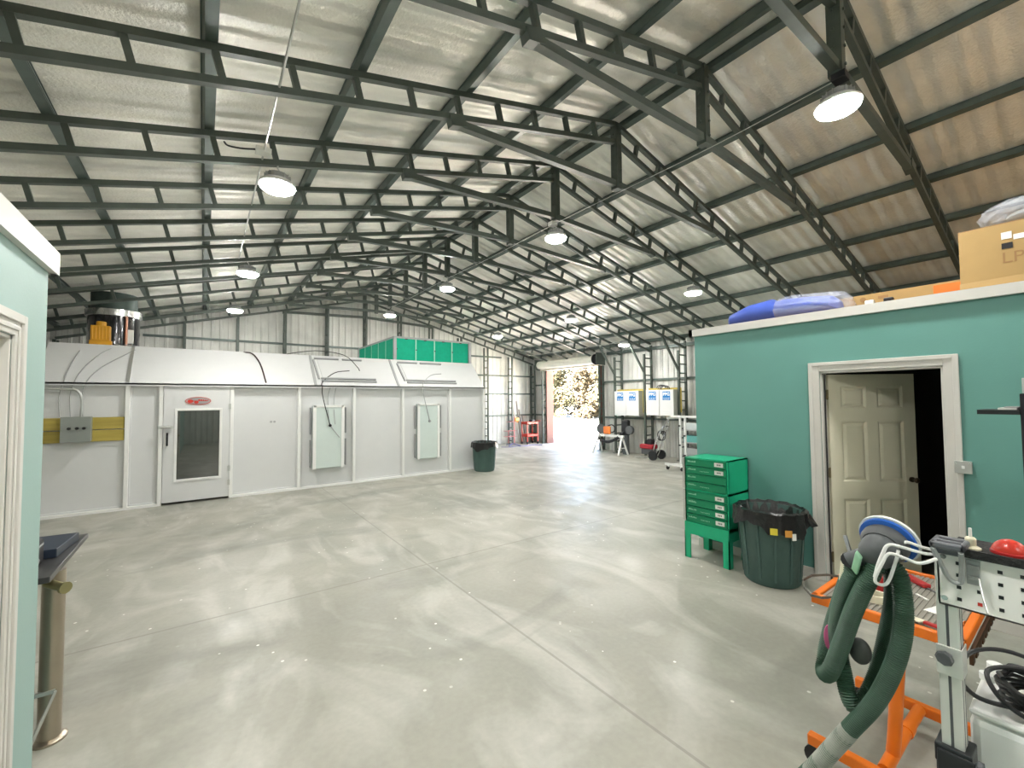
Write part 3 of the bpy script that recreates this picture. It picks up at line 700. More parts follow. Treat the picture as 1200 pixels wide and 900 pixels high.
# weather strip along the jamb
tag(MB().tube([(WX + .05, ho1 - .022, hz - .03), (WX + .05, ho1 - .022, .9), (WX + .05, ho1 - .026, .07), (WX + .05, ho1 - .05, .022), (WX + .05, ho1 - .14, .014)], .009, 6, 3).build('weather_strip', cable_m), 'dark rubber seal hanging down the hinge jamb of the office doorway', 'door seal')
# surface switch box
t = thing('switch_box', 'grey surface mounted switch box on the teal wall beside the doorway', 'switch', (WX - .03, .65, 1.19))
MB().box(WX - .05, WX - .001, .605, .695, 1.19, 1.28).box(WX - .056, WX - .05, .60, .70, 1.185, 1.285).build('box', galv, t, bevel=.003)
MB().box(WX - .066, WX - .056, .642, .658, 1.225, 1.245).build('toggle', white, t)
for q in (.612, .688): MB().cyl((WX - .056, q, 1.27), (WX - .06, q, 1.27), .005, seg=8).build('screw', chrome, t)

# ------------------------------------------------------------------ things stored on the office deck
DZK = OZ + .086
DT = OZ + .0755
def soft_roll(b, pts, seg=20, seed=1, lump=.02):
    random.seed(seed); rows = []
    for (x, y, z, ry, rz) in pts:
        rows.append([b.bm.verts.new(V((x + ry * math.cos(a) + lump * random.uniform(-1, 1), y + lump * .5 * random.uniform(-1, 1), z + max(-rz * .98, rz * math.sin(a) + lump * random.uniform(-1, 1))))) for a in [2 * PI * i / seg for i in range(seg)]])
    for p, q in zip(rows, rows[1:]): b.bridge(p, q)
    b._f(rows[0][::-1]); b._f(rows[-1])
t = thing('foam_roll', 'blue foam roll half wrapped in clear plastic lying on the office roof edge', 'foam roll', (5.22, 2.0, DT))
b = MB(); soft_roll(b, [(5.22, 2.60, DT + .07, .08, .06), (5.22, 2.56, DT + .085, .15, .085), (5.22, 2.35, DT + .125, .19, .122), (5.22, 2.12, DT + .135, .2, .132), (5.22, 2.06, DT + .12, .18, .117), (5.22, 2.0, DT + .125, .19, .122), (5.22, 1.75, DT + .115, .19, .112), (5.22, 1.55, DT + .095, .17, .092), (5.22, 1.5, DT + .07, .1, .068)], lump=.006)
b.build('foam', bluep, t, True)
b = MB(); soft_roll(b, [(5.22, 2.05, DT + .125, .20, .124), (5.22, 1.9, DT + .135, .215, .134), (5.22, 1.7, DT + .125, .21, .124), (5.22, 1.55, DT + .115, .19, .114), (5.22, 1.46, DT + .105, .16, .104), (5.22, 1.40, DT + .07, .12, .068)], seg=28, seed=9, lump=.014)
b.build('plastic_wrap', plasticw, t)
t = thing('flat_carton', 'long low cardboard carton with an orange sticker behind the foam roll', 'carton', (5.6, 1.05, DT))
MB().box(5.47, 5.90, .66, 1.95, DT, DT + .20).build('box', card, t, bevel=.004)
b = MB(); b.box(5.467, 5.47, .665, .86, DT + .105, DT + .18); b.build('sticker', mat('orange_sticker', (.80, .20, .03), .6), t)
b = MB(); b.box(5.4665, 5.47, 1.18, 1.26, DT + .14, DT + .165); b.build('print', card_d, t)
MB().cyl((5.466, 1.38, DT + .15), (5.47, 1.38, DT + .15), .025, seg=12).build('print', card_d, t)
for y0, y1, m_, n in ((1.30, 1.22, paper, 'white'), (1.16, 1.08, black, 'black')):
    tag(MB().obox((5.2, (y0 + y1) / 2, DT + .043), ((1, 0, 0), (0, 1, 0), (0, 0, 1)), (.06, .07, .085)).build('small_box', m_, bevel=.01), f'small {n} box on the office roof edge in front of the flat carton', 'small box')
t = thing('cardboard_box', 'large cardboard box stencilled LP on the office roof edge', 'box', (5.27, .30, DT))
b = MB(); b.box(5.045, 5.50, .02, .632, DT + .06, DT + .50); b.build('box', card, t, bevel=.004)
b = MB(); b.prism([(5.05, .02, DT + .502), (5.05, .632, DT + .502), (5.16, .645, DT + .53), (5.16, .03, DT + .515)], (0, 0, .006)); b.box(5.10, 5.50, .632, .640, DT + .44, DT + .52); b.build('flap', card_d, t)
b = MB(); b.prism([(5.03, .0, DT + .003), (5.03, .635, DT + .003), (5.045, .635, DT + .075), (5.045, .0, DT + .09)], (.006, 0, 0)); b.box(5.045, 5.5, .02, .632, DT + .001, DT + .06); b.build('lower_flap', card, t)
MB().box(5.041, 5.045, .345, .40, DT + .375, DT + .43).build('label', paper, t); MB().box(5.041, 5.045, .343, .40, DT + .30, DT + .345).build('label', black, t)
MB().box(5.0415, 5.045, .18, .338, DT + .36, DT + .40).build('tape', paper, t)
text_mesh('stencil', 'LP', .12, card_d, t, (5.0435, .345, DT + .225), (0, -1, 0), (0, 0, 1), .001)
t = thing('plastic_bag', 'bulging clear plastic bag on top of the LP cardboard box', 'plastic bag', (5.28, .25, DT + .54))
b = MB(); b.sphere((5.30, .28, DT + .62), .2, 22, 14, (1.0, 1.3, .62)); random.seed(4)
for v in b.bm.verts:
    v.co += V((random.uniform(-1, 1), random.uniform(-1, 1), random.uniform(-1, 1))) * .014
    v.co.z = max(v.co.z, DT + .545)
b.build('bag', plasticw, t)
b = MB(); b.sphere((5.32, .24, DT + .60), .13, 14, 8, (1, 1.2, .4)); b.build('contents', greycase, t, True)

# ------------------------------------------------------------------ pale teal room beside the camera
LX, LY = -.64, 3.07
b = MB(); lo0, lo1, lz = 1.70, 2.595, 2.08
b.box(LX - .12, LX, YB + .08, lo0, 0, 2.47); b.box(LX - .12, LX, lo1, LY, 0, 2.47); b.box(LX - .12, LX, lo0, lo1, lz, 2.47)
b.build('wall_side_room_front', teal_l, kind='structure')
MB().box(XL_W + .04, LX - .12, LY - .12, LY, 0, 2.47).build('wall_side_room_end', teal_l, kind='structure')
MB().box(XL_W + .04, LX, YB + .08, LY, 2.47, 2.53).build('ceiling_side_room', ply, kind='structure')
b = MB(); b.box(LX + .001, LX + .03, YB + .08, LY + .05, 2.455, 2.57); b.box(XL_W + .05, LX + .03, LY + .001, LY + .05, 2.455, 2.57); b.build('trim_3', trimw, kind='structure')
b = MB()
for q in ((lo1, lo1 + .09, 0, lz + .09), (lo0 - .09, lo0, 0, lz + .09), (lo0, lo1, lz, lz + .09)): b.box(LX + .001, LX + .014, q[0], q[1], q[2], q[3])
for q in ((lo1 + .055, lo1 + .09, 0, lz + .09), (lo0 - .09, lo0 - .055, 0, lz + .09), (lo0 - .055, lo1 + .055, lz + .055, lz + .09)): b.box(LX + .014, LX + .026, q[0], q[1], q[2], q[3])
for q in ((lo1 + .02, lo1 + .04, 0, lz + .04), (lo0 - .04, lo0 - .02, 0, lz + .04), (lo0 - .02, lo1 + .02, lz + .02, lz + .04)): b.box(LX + .014, LX + .02, q[0], q[1], q[2], q[3])
b.box(LX - .121, LX + .001, lo1 - .016, lo1, 0, lz); b.box(LX - .121, LX + .001, lo0, lo0 + .016, 0, lz); b.box(LX - .121, LX + .001, lo0, lo1, lz - .016, lz)
b.build('trim_4', trimw, kind='structure', bevel=.003)
b = MB(); b.box(LX - .10, LX - .06, lo0 + .018, lo1 - .018, .01, lz - .018); b.build('door_2', trimw, kind='structure')
# bench behind the wall end
t = thing('bench', 'dark topped bench on stainless tube legs behind the pale teal wall', 'bench', (-.9, 3.5, 0))
MB().box(-1.5, -.612, 3.135, 4.02, .895, .925).build('bench_top', mat('dark_bench_top', (.05, .05, .05), .3, .2), t, bevel=.004)
for x, y in ((-.640, 3.36), (-1.42, 3.36), (-1.42, 3.95)):
    MB().cyl((x, y, .012), (x, y, .895), .047, seg=24).lathe([(.072, 0), (.072, .010), (.05, .02)], (x, y, .001), seg=24).build('leg', stainless, t, True)
MB().cyl((-.66, 3.33, .84), (-.58, 3.26, .82), .022, seg=12).cyl((-.585, 3.265, .82), (-.575, 3.255, .82), .03, seg=12).build('pipe_end', mat('brass', (.36, .33, .17), .3, .8), t, True)
MB().bar((-.615, 3.32, .27), (-.70, 3.30, .02), .03, .012).bar((-.615, 3.32, .27), (-1.2, 3.33, .27), .02, .02).build('strut', galv, t)
t = thing('tool_case', 'black case with grey markings lying on the bench behind the teal wall', 'case', (-.9, 3.4, .926))
MB().box(-1.1, -.70, 3.18, 3.46, .926, 1.06).build('case', black, t, bevel=.015)
b = MB(); b.prism([(-.698, 3.24, .96), (-.698, 3.30, 1.0), (-.698, 3.36, .96), (-.698, 3.30, .93)], (.003, 0, 0)); b.box(-.698, -.695, 3.22, 3.42, 1.03, 1.04); b.box(-1.0, -.75, 3.22, 3.24, 1.06, 1.063); b.build('marking', greycase, t)
tag(MB().prism([(-1.2, 3.5, .926), (-.66, 3.5, .926), (-.63, 3.86, .926), (-1.2, 3.9, .926)], (0, .0, .05)).build('black_folder', mat('navy_board', (.02, .03, .05), .4), bevel=.004), 'dark navy folder lying at the back of the bench beside the black case', 'folder')

# ------------------------------------------------------------------ roll-up door
t = thing('rolling_shutter', 'pale rolled up shutter drum above the bright loading door', 'rolling shutter', (11.45, 12, 3.05))
RC = (11.42, 0, 3.24)
MB().cyl((RC[0], 10.62, RC[2]), (RC[0], 13.75, RC[2]), .17, seg=32).build('drum', mat('shutter_cream', (.72, .70, .62), .45), t, True)
MB().cyl((RC[0], 10.40, RC[2]), (RC[0], 10.62, RC[2]), .13, seg=24).cyl((RC[0], 10.58, RC[2]), (RC[0], 10.615, RC[2]), .195, seg=28).build('drum_end', black, t, True)
MB().box(11.46, 11.58, 10.62, 13.75, 3.0, 3.08).build('bottom_bar', mat('shutter_bar', (.78, .72, .62), .45), t)
for y in (10.36, 13.80): MB().box(11.2, 11.66, y - .012, y + .012, 3.03, 3.46).build('bracket', steel, t)
for y, m_ in ((DY1 - .05, jamb_o), (DY0, jamb_o)): MB().box(11.52, XR_W + .16, y, y + .05, 0, DZ).build('trim_5', m_, kind='structure')

# ------------------------------------------------------------------ white wall cabinets with blue signs
def wall_cabinet(y0, y1, z0, z1, label, gap):
    x0, x1 = 11.02, 11.24; t = thing('wall_cabinet', label, 'wall cabinet', (x1, (y0 + y1) / 2, z0), 'white cabinets on the shutter wall')
    MB().box(x0 + .02, x1, y0, y1, z0, z1).build('body', mat('cabinet_shaded_side', (.50, .50, .45), .5), t)  # white cabinet body, shade on its side put in as greyer colour
    ym = (y0 + y1) / 2
    for a, c in ((y0, ym - gap), (ym + gap, y1)):
        d = MB().box(x0, x0 + .019, a, c, z0, z1).build('door', booth_w, t, bevel=.004)
        yc = (a + c) / 2; s = .125
        MB().box(x0 - .004, x0, yc - s, yc + s, z1 - .31, z1 - .05).build('sign', ppgblue, d)
        b = MB(); b.box(x0 - .006, x0 - .004, yc - s + .03, yc + s - .03, z1 - .295, z1 - .285)
        for q in range(4): b.box(x0 - .006, x0 - .004, yc - s + .03 + q * .055, yc - s + .05 + q * .055, z1 - .265, z1 - .235)
        b.build('sign_mark', white, d)
        text_mesh('sign_lettering', 'PPG', .13, white, d, (x0 - .0055, yc, z1 - .135), (0, -1, 0), (0, 0, 1), .001, .004)
    MB().box(x1, x1 + .02, y0 - .12, y1 + .06, z0 + .1, z1 + .06).build('backing_board', wood, t)
    return t
wall_cabinet(8.44, 9.40, 1.27, 2.06, 'white two door cabinet with blue signs, nearer the shutter', .004)
wall_cabinet(7.22, 8.16, 1.30, 2.07, 'white two door cabinet with blue signs, nearer the teal office', .012)
b = MB()
for i in range(4): b.tube([(11.13 + .05 * math.cos(a), 7.55 + .18 * math.cos(a) + .05 * i, 2.075 + .012 + max(0, .10 * math.sin(a)) + .01 * i) for a in [PI * j / 8 for j in range(9)]], .012, 6)
tag(b.build('cable_coil', cable_m), 'black cable looped on top of the cabinet nearer the office', 'cable')

# ------------------------------------------------------------------ equipment along the shutter wall
t = thing('sawhorse', 'white sawhorse standing against the shutter wall under the cabinets', 'sawhorse', (10.9, 9.35, 0))
MB().bar((10.9, 8.95, .60), (10.9, 10.05, .60), .06, .07).build('beam', white, t)
for y in (9.02, 9.98):
    for dx in (-.26, .20): MB().bar((10.9, y, .60), (10.9 + dx, y + (.07 if y > 9.5 else -.07), .015), .045, .045).build('leg', white, t)
    MB().bar((10.9 - .17, y, .22), (10.9 + .13, y, .22), .02, .03).build('brace', white, t)
t = thing('cut_off_saw', 'orange cut off saw with black handle resting on the white sawhorse', 'saw', (10.98, 9.62, .636))
MB().box(10.88, 10.98, 9.52, 9.80, .637, .90).build('motor_body', mat('saw_orange', (.80, .22, .05), .4), t, bevel=.04)
MB().cyl((10.95, 9.98, .80), (10.97, 9.98, .80), .17, seg=24).build('blade_guard', darkgrey, t)
MB().tube([(10.98, 9.82, .72), (10.98, 9.90, .78), (10.98, 10.0, .80)], .025, 8).build('arm', darkgrey, t)
MB().tube([(10.98, 9.52, .70), (10.98, 9.40, .74), (10.98, 9.38, .88), (10.98, 9.50, .95), (10.98, 9.66, .91)], .02, 8).build('handle', black, t)
t = thing('backpack_blower', 'black blower with a drooping hose standing behind the white sawhorse', 'blower', (11.1, 9.1, 0))
MB().box(11.12, 11.27, 8.95, 9.23, .62, 1.12).build('housing', black, t, bevel=.05)
MB().cyl((11.10, 8.90, .80), (11.2, 8.90, .80), .14, seg=18).build('fan_case', darkgrey, t, True)
MB().box(11.12, 11.24, 9.0, 9.18, .0, .62).build('support_leg', darkgrey, t)
MB().tube([(11.10, 9.12, .72), (10.85, 9.2, .52), (10.8, 9.5, .40), (10.82, 9.8, .42), (10.86, 10.0, .5)], .045, 10, 5, .1, .03).build('hose', black, t)
t = thing('pressure_washer', 'red and black pressure washer on two wheels with tilted handle', 'pressure washer', (10.95, 7.95, 0))
MB().box(10.75, 11.05, 7.78, 8.24, .30, .44).build('engine_cover', mat('dark_red_cover', (.36, .02, .03), .35), t, bevel=.04)
MB().box(10.78, 11.02, 7.82, 8.2, .14, .30).build('engine', darkgrey, t, bevel=.02)
MB().cyl((10.90, 8.08, .44), (10.90, 8.08, .56), .06, seg=14).box(10.82, 11.0, 7.86, 8.0, .44, .60).build('air_filter', black, t, bevel=.01)
for x in (10.66, 11.08): MB().cyl((x, 7.72, .14), (x + .06, 7.72, .14), .14, seg=24).build('wheel', black, t, True)
b = MB()
for x in (10.74, 11.04): b.tube([(x, 8.38, .03), (x, 8.2, .05), (x, 7.8, .10), (x, 7.66, .5), (x, 7.40, 1.0)], .016, 8, 3)
b.bar((10.74, 8.36, .03), (11.04, 8.36, .03), .03, .03); b.bar((10.74, 7.40, 1.0), (11.04, 7.40, 1.0), .03, .03); b.build('frame', chrome, t, True)
MB().tube([(10.72, 7.52, .86), (10.70, 7.36, .98), (10.72, 7.28, 1.12), (10.72, 7.2, 1.22)], .012, 6).tube([(10.8, 7.46, .92), (10.78, 7.26, 1.1), (10.76, 7.2, 1.28)], .012, 6).build('lance', greycase, t)
MB().tube([(10.9 + .14 * math.cos(a), 7.62 - .05 * a / 6, .72 + .14 * math.sin(a)) for a in [2 * PI * i / 12 for i in range(30)]], .014, 6, 2).build('hose', black, t)
t = thing('panel_stand', 'white steel panel stand with T bars and wheeled base at the office corner', 'panel stand', (10.0, 6.30, 0))
b = MB()
for dy in (-.07, .07): b.bar((10.0, 6.30 + dy, .10), (10.0, 6.30 + dy, 1.32), .045, .045)
b.build('mast', white, t)
MB().bar((10.0, 5.75, 1.34), (10.0, 6.62, 1.34), .05, .05).bar((9.72, 6.55, 1.30), (10.35, 6.55, 1.30), .045, .045).build('top_bar', white, t)
b = MB(); b.bar((9.6, 6.48, .10), (10.5, 6.48, .10), .05, .05); b.bar((9.6, 6.12, .10), (10.5, 6.12, .10), .05, .05); b.bar((9.66, 5.9, .13), (9.66, 6.60, .13), .05, .05); b.bar((10.4, 6.0, .13), (10.4, 6.6, .13), .05, .05); b.build('base', white, t)
for x in (9.62, 10.48):
    for y in (6.1, 6.5): MB().cyl((x, y - .015, .05), (x, y + .015, .05), .049, seg=14).build('caster', black, t, True)
b = MB()
for i, z in enumerate((.35, .6, .85, 1.1)): b.cyl((9.93, 6.30 + (.07 if i % 2 else -.07), z), (9.98, 6.30 + (.07 if i % 2 else -.07), z), .02, seg=10)
b.build('clamp_knob', black, t)
t = thing('wire_shelf', 'low metal shelf with teal and grey parts tucked behind the office corner', 'shelf', (11.2, 6.75, 0))
b = MB()
for x in (11.0, 11.35):
    for y in (6.35, 7.0): b.bar((x, y, 0), (x, y, 1.15), .035, .035)
b.build('frame', darkgrey, t)
for z in (.2, .55, .9): MB().box(10.99, 11.36, 6.34, 7.01, z, z + .03).build('shelf_board', greycase, t)
for z, m_, n in ((.231, greycase, 'grey'), (.581, mat('teal_bin', (.12, .38, .36), .5), 'teal'), (.931, mat('pale_bin', (.55, .6, .6), .5), 'pale')):
    tag(MB().box(11.02, 11.33, 6.42, 6.93, z, z + .18).build('storage_bin', m_, bevel=.01), f'{n} storage bin on the low metal shelf behind the office corner', 'bin')

# ------------------------------------------------------------------ far corner
t = thing('tool_trolley', 'small red two tray trolley in the corner beside the shutter', 'trolley', (10.890, 13.75, 0))
for z in (.30, .80): MB().box(10.590, 11.170, 13.55, 13.95, z, z + .02).box(10.590, 11.170, 13.55, 13.565, z, z + .1).box(10.590, 11.170, 13.935, 13.95, z, z + .1).box(10.590, 10.605, 13.55, 13.95, z, z + .1).box(11.155, 11.170, 13.55, 13.95, z, z + .1).build('tray', red, t)
for x in (10.610, 11.150):
    for y in (13.57, 13.93): MB().bar((x, y, .1), (x, y, .9), .03, .03).build('leg', red, t); MB().cyl((x - .015, y, .05), (x + .015, y, .05), .05, seg=12).build('caster', black, t)
MB().tube([(11.160, 13.57, .88), (11.280, 13.57, .94), (11.280, 13.93, .94), (11.160, 13.93, .88)], .014, 6, 3).build('handle', red, t)
tag(MB().box(10.92, 11.09, 13.65, 13.85, .821, .98).build('black_box', black, bevel=.02), 'black box on the top tray of the red trolley', 'box')
for i, (x0, x1, h, n) in enumerate(((10.52, 10.42, 1.62, 'palest'), (10.64, 10.58, 1.75, 'tallest'), (10.80, 10.70, 1.4, 'darker mid height one'), (10.93, 10.84, 1.2, 'shortest'))):
    tag(MB().bar((x0, 14.0 + .02 * i, 0.002), (x1, 14.30 - .02 * i, h), .05, .03).build('timber_batten', mat('batten_wood' if i else 'batten_pale', (.20, .16, .13) if i else (.5, .45, .4), .7)), f'thin timber batten leaning on the end wall near the red trolley, {n}', 'batten', 'battens leaning on the end wall')
t = thing('wire_stand', 'thin pale red wire stand with low racks near the end wall', 'stand', (9.75, 13.5, 0))
pr = mat('faded_red', (.55, .20, .20), .5)
MB().cyl((9.9, 13.5, .12), (9.9, 13.5, 1.15), .02, seg=8).cyl((9.62, 13.5, .12), (9.62, 13.5, .62), .014, seg=8).build('post', pr, t)
for z in (.38, .60, .95): 
    b = MB(); q = .45 if z < .9 else .3
    for j in range(4): b.bar((9.9 - q, 13.40 + .06 * j, z), (9.95, 13.40 + .06 * j, z), .012, .012)
    b.bar((9.9 - q, 13.38, z), (9.9 - q, 13.6, z), .014, .014); b.bar((9.93, 13.38, z), (9.93, 13.6, z), .014, .014); b.build('rack', pr, t)
for a in (0, 1, 2, 3): MB().bar((9.85, 13.5, .10), (9.85 + .32 * math.cos(a * PI / 2 + .4), 13.5 + .32 * math.sin(a * PI / 2 + .4), .03), .04, .04).build('foot', mat('violet_grey', (.16, .15, .26), .5), t)
t = thing('orange_grinder', 'small orange hand tool hanging from the pale red wire stand', 'hand tool', (9.97, 13.5, .92))
MB().box(9.93, 10.10, 13.44, 13.56, .96, 1.10).cyl((10.06, 13.5, .90), (10.06, 13.5, .97), .03, seg=10).build('body', mat('amber_plastic', (.75, .38, .08), .4), t, bevel=.02)
MB().box(10.10, 10.14, 13.47, 13.53, .9, 1.2).build('grip', darkgrey, t, bevel=.01)
b = MB(); b.tube([(9.2, 13.4, .012), (9.5, 13.15, .012), (9.8, 13.3, .012), (10.1, 13.1, .012), (10.5, 13.25, .012), (10.9, 13.0, .012)], .012, 6)
tag(b.build('floor_hose', mat('violet_hose', (.12, .12, .30), .5)), 'thin dark blue hose lying on the slab along the end wall', 'hose')

# ------------------------------------------------------------------ foreground: orange cart
t = thing('work_cart', 'orange tubular work cart with ribbed mat top beside the pegboard station', 'cart', (2.85, .62, 0))
tx0, tx1, ty0, ty1, tz = 2.555, 3.36, .352, .905, .78
b = MB(); r = .03
b.box(tx0, tx0 + r, ty0, ty1, tz - .035, tz + .012); b.box(tx1 - r, tx1, ty0, ty1, tz - .035, tz + .012); b.box(tx0, tx1, ty0, ty0 + r, tz - .035, tz + .012); b.box(tx0, tx1, ty1 - r, ty1, tz - .035, tz + .012)
b.build('tray_frame', orange, t, bevel=.006)
b = MB(); b.box(tx0 + r, tx1 - r, ty0 + r, ty1 - r, tz - .012, tz - .004)
n = 24
for i in range(n):
    y = ty0 + r + (ty1 - ty0 - 2 * r) * (i + .5) / n; b.box(tx0 + r, tx1 - r, y - .006, y + .006, tz - .004, tz)
b.build('ribbed_mat', rubber, t)
b = MB(); pts = [(tx0 + .02, ty0 - .004, tz - .03), (tx0 + .02, ty0 - .004, tz - .085)]
n = 9
for i in range(n):
    x = tx0 + .02 + (tx1 - tx0 - .04) * (i / n); x2 = tx0 + .02 + (tx1 - tx0 - .04) * ((i + .55) / n); x3 = tx0 + .02 + (tx1 - tx0 - .04) * ((i + 1) / n)
    pts += [(x2, ty0 - .004, tz - .085), (x2, ty0 - .004, tz - .06), (x3, ty0 - .004, tz - .06), (x3, ty0 - .004, tz - .085)]
pts[-1] = (tx1 - .02, ty0 - .004, tz - .06); pts.append((tx1 - .02, ty0 - .004, tz - .03))
b.prism(pts, (0, -.012, 0)); b.build('notched_bracket', mat('brown_steel', (.07, .035, .015), .5, .4), t)
MB().tube([(2.585, .565, tz - .035), (2.60, .585, .5), (2.615, .605, .25), (2.62, .615, .15)], .026, 14, 4).build('post', orange, t, True)
MB().tube([(2.50, .62, .125), (2.8, .62, .13), (3.15, .62, .12)], .026, 14, 2).cyl((2.86, .62, .129), (2.92, .62, .129), .031, seg=14).build('cross_tube', orange, t, True)
for x in (2.46, 3.16): MB().box(x - .022, x + .022, .34, .90, .095, .145).build('base_rail', orange, t, bevel=.005)
for x in (2.46, 3.16):
    for y in (.37, .87): MB().cyl((x - .014, y, .0485), (x + .014, y, .0485), .048, seg=16).build('caster', black, t, True)
# things lying on the cart
Z0 = tz + .0005
t = thing('red_tool', 'red handled flat tool lying on the far part of the ribbed mat', 'tool', (3.18, .62, Z0))
MB().bar((3.235, .675, Z0 + .012), (3.13, .565, Z0 + .012), .04, .022).build('handle', red_d, t, bevel=.006); MB().bar((3.13, .565, Z0 + .004), (3.07, .50, Z0 + .004), .012, .004).build('blade', darkgrey, t)
tag(MB().prism([(3.31, .80, tz + .0125), (3.33, .69, tz + .0125), (3.25, .68, Z0 + .012), (3.22, .74, Z0 + .012)], (0, 0, .008)).build('yellow_wedge', yel2), 'yellow wedge beside the red handled tool on the cart edge', 'wedge')
tag(MB().bar((3.0, .585, Z0 + .002), (2.955, .535, Z0 + .002), .012, .004).build('paper_strip', paper), 'thin white strip in the middle of the ribbed mat', 'paper strip')
tag(MB().prism([(2.80, .525, Z0), (2.90, .495, Z0), (2.79, .46, Z0)], (0, 0, .004)).build('paper_triangle', paper), 'white paper triangle on the ribbed mat by the aluminium post', 'paper scrap')
tag(MB().prism([(2.93, .66, Z0), (2.99, .64, Z0), (2.91, .62, Z0)], (0, 0, .004)).build('paper_scrap', paper), 'small white scrap on the ribbed mat next to the hose', 'paper scrap')
t = thing('putty_knife', 'cream putty knife with dark red handle along the cart rim', 'putty knife', (2.63, .5, Z0))
MB().prism([(2.655, .575, Z0 + .013), (2.60, .575, Z0 + .013), (2.60, .50, Z0 + .013), (2.64, .48, Z0 + .013)], (0, 0, .004)).build('blade', cream, t); MB().bar((2.618, .49, Z0 + .016), (2.60, .40, Z0 + .016), .022, .012).build('handle', red_d, t, bevel=.003)
t = thing('tape_ring', 'white ring of tape lying on the cart behind the hose', 'tape roll', (2.75, .69, Z0))
MB().lathe([(.05, 0), (.05, .035), (.038, .035), (.038, 0), (.05, 0)], (2.75, .69, Z0), seg=24, cap=False).build('ring', cream, t, True)
tag(MB().lathe([(.028, 0), (.03, .01), (.03, .07), (.02, .08)], (2.92, .715, Z0), seg=16).build('paint_cup', red_d, smooth=True), 'dark red cup behind the white tape ring on the cart', 'cup')
b = MB()
for i in range(5): b.cyl((2.70 + .02 * i, .385 + .006 * (i % 2), Z0 + .008), (2.715 + .02 * i, .41, Z0 + .008), .008, seg=8)
tag(b.build('hose_fitting', chrome), 'shiny metal fitting at the cart end behind the aluminium post', 'fitting')
t = thing('rubber_strap', 'dark rubber strap looping off the end of the orange cart', 'strap', (2.7, .95, .79))
b = MB(); P = [V(p) for p in ((2.90, .87, .80), (2.84, .92, .81), (2.76, .97, .81), (2.68, .985, .80), (2.60, .95, .79), (2.545, .90, .785), (2.53, .85, .795), (2.60, .80, .797))]
for a, c in zip(P, P[1:]): b.bar(a, c + (c - a) * .05, .004, .012)
b.build('band', mat('strap_rubber', (.10, .095, .08), .5), t)

# ------------------------------------------------------------------ foreground: pegboard station
PX = 1.70
t = thing('pegboard_station', 'white pegboard panel with black top tray on an aluminium post', 'tool station', (PX, .27, 0))
b = MB(); b.box(PX, PX + .004, -.42, .285, 1.215, 1.362); b.box(PX, PX + .05, .281, .285, 1.215, 1.362); b.box(PX, PX + .04, -.42, .285, 1.215, 1.219)
b.use(mat('pegboard_white', (.86, .84, .81), .4, .0, .02)); b.use(black)
for i in range(18):
    for j in range(4):
        y = .243 - i * .0385; z = 1.338 - j * .0325
        if (i, j) in ((1, 0), (1, 1)): continue
        b.box(PX - .0012, PX + .0002, y - .0045, y + .0045, z - .0045, z + .0045)
pb = b.build('pegboard', None, t)
MB().box(PX - .0014, PX + .0002, .2, .209, 1.236, 1.245).build('red_mark', redbadge, pb)
for z in (1.35, 1.235): MB().cyl((PX - .004, .272, z), (PX, .272, z), .007, seg=10).build('bolt', chrome, pb)
MB().box(PX - .012, PX + .16, -.42, .262, 1.364, 1.376).box(PX - .014, PX - .006, -.42, .262, 1.362, 1.384).build('top_tray', mat('black_felt', (.02, .02, .02), .9, 0, .3, 60, .3, 120), t)
b = MB(); b.box(PX + .005, PX + .033, .247, .292, .80, 1.345)
b.box(PX + .033, PX + .06, .247, .292, .80, 1.345)
b.build('post', alu, t, bevel=.003)
b = MB(); b.box(PX + .004, PX + .0055, .267, .273, .80, 1.345); b.box(PX + .016, PX + .022, .2465, .2475, .80, 1.345); b.box(PX + .044, PX + .05, .2465, .2475, .80, 1.345); b.build('groove', darkgrey, t)
b = MB(); b.box(PX - .002, PX + .0045, .244, .295, 1.02, 1.10); b.box(PX - .002, PX + .062, .242, .2455, 1.02, 1.10); b.build('clamp_plate', alu, t, bevel=.002)
MB().lathe([(.006, 0), (.006, .012), (.018, .014), (.020, .024), (.016, .03)], (PX - .003, .272, 1.075), (-1, .1, .0), 8).build('clamp_knob', darkgrey, t, True)
b = MB(); b.box(PX - .008, PX + .075, .232, .306, .775, .825); b.box(PX - .014, PX - .006, .226, .300, .74, .815); b.box(PX - .01, PX + .02, .285, .303, .55, .78); b.box(PX - .01, PX + .02, .238, .252, .55, .78); b.build('base_bracket', mat('black_steel_bracket', (.03, .032, .035), .35, .3), t, bevel=.006)
MB().box(PX - .004, PX + .065, .24, .296, .0, .776).build('support', darkgrey, t)
MB().lathe([(.006, 0), (.02, .01), (.02, .02)], (PX + .0, .232, .80), (0, -1, 0), 8).build('clamp_knob', darkgrey, t)
# hook plates on the board
for i, (y, zc, n) in enumerate(((.214, 1.323, 'next to the grey holder'), (.090, 1.315, 'at the picture edge side'))):
    if i: n = 'further along from the grey holder'
    h = thing('pegboard_hook', f'chrome hook plate on the white pegboard, {n}', 'hook', (PX - .003, y, zc), 'hooks on the pegboard')
    MB().box(PX - .004, PX - .0015, y - .013, y + .013, zc - .033, zc + .033).box(PX - .010, PX - .004, y - .010, y + .010, zc + .010, zc + .020).box(PX - .010, PX - .004, y - .010, y + .010, zc - .020, zc - .010).build('plate', mat('dull_zinc', (.36, .36, .36), .5, .5, .05), h, bevel=.001)
    MB().tube([(PX - .008, y - .010, zc - .012), (PX - .03, y - .018, zc - .05), (PX - .05, y - .028, zc - .085)], .0022, 6).build('prong', galv, h)
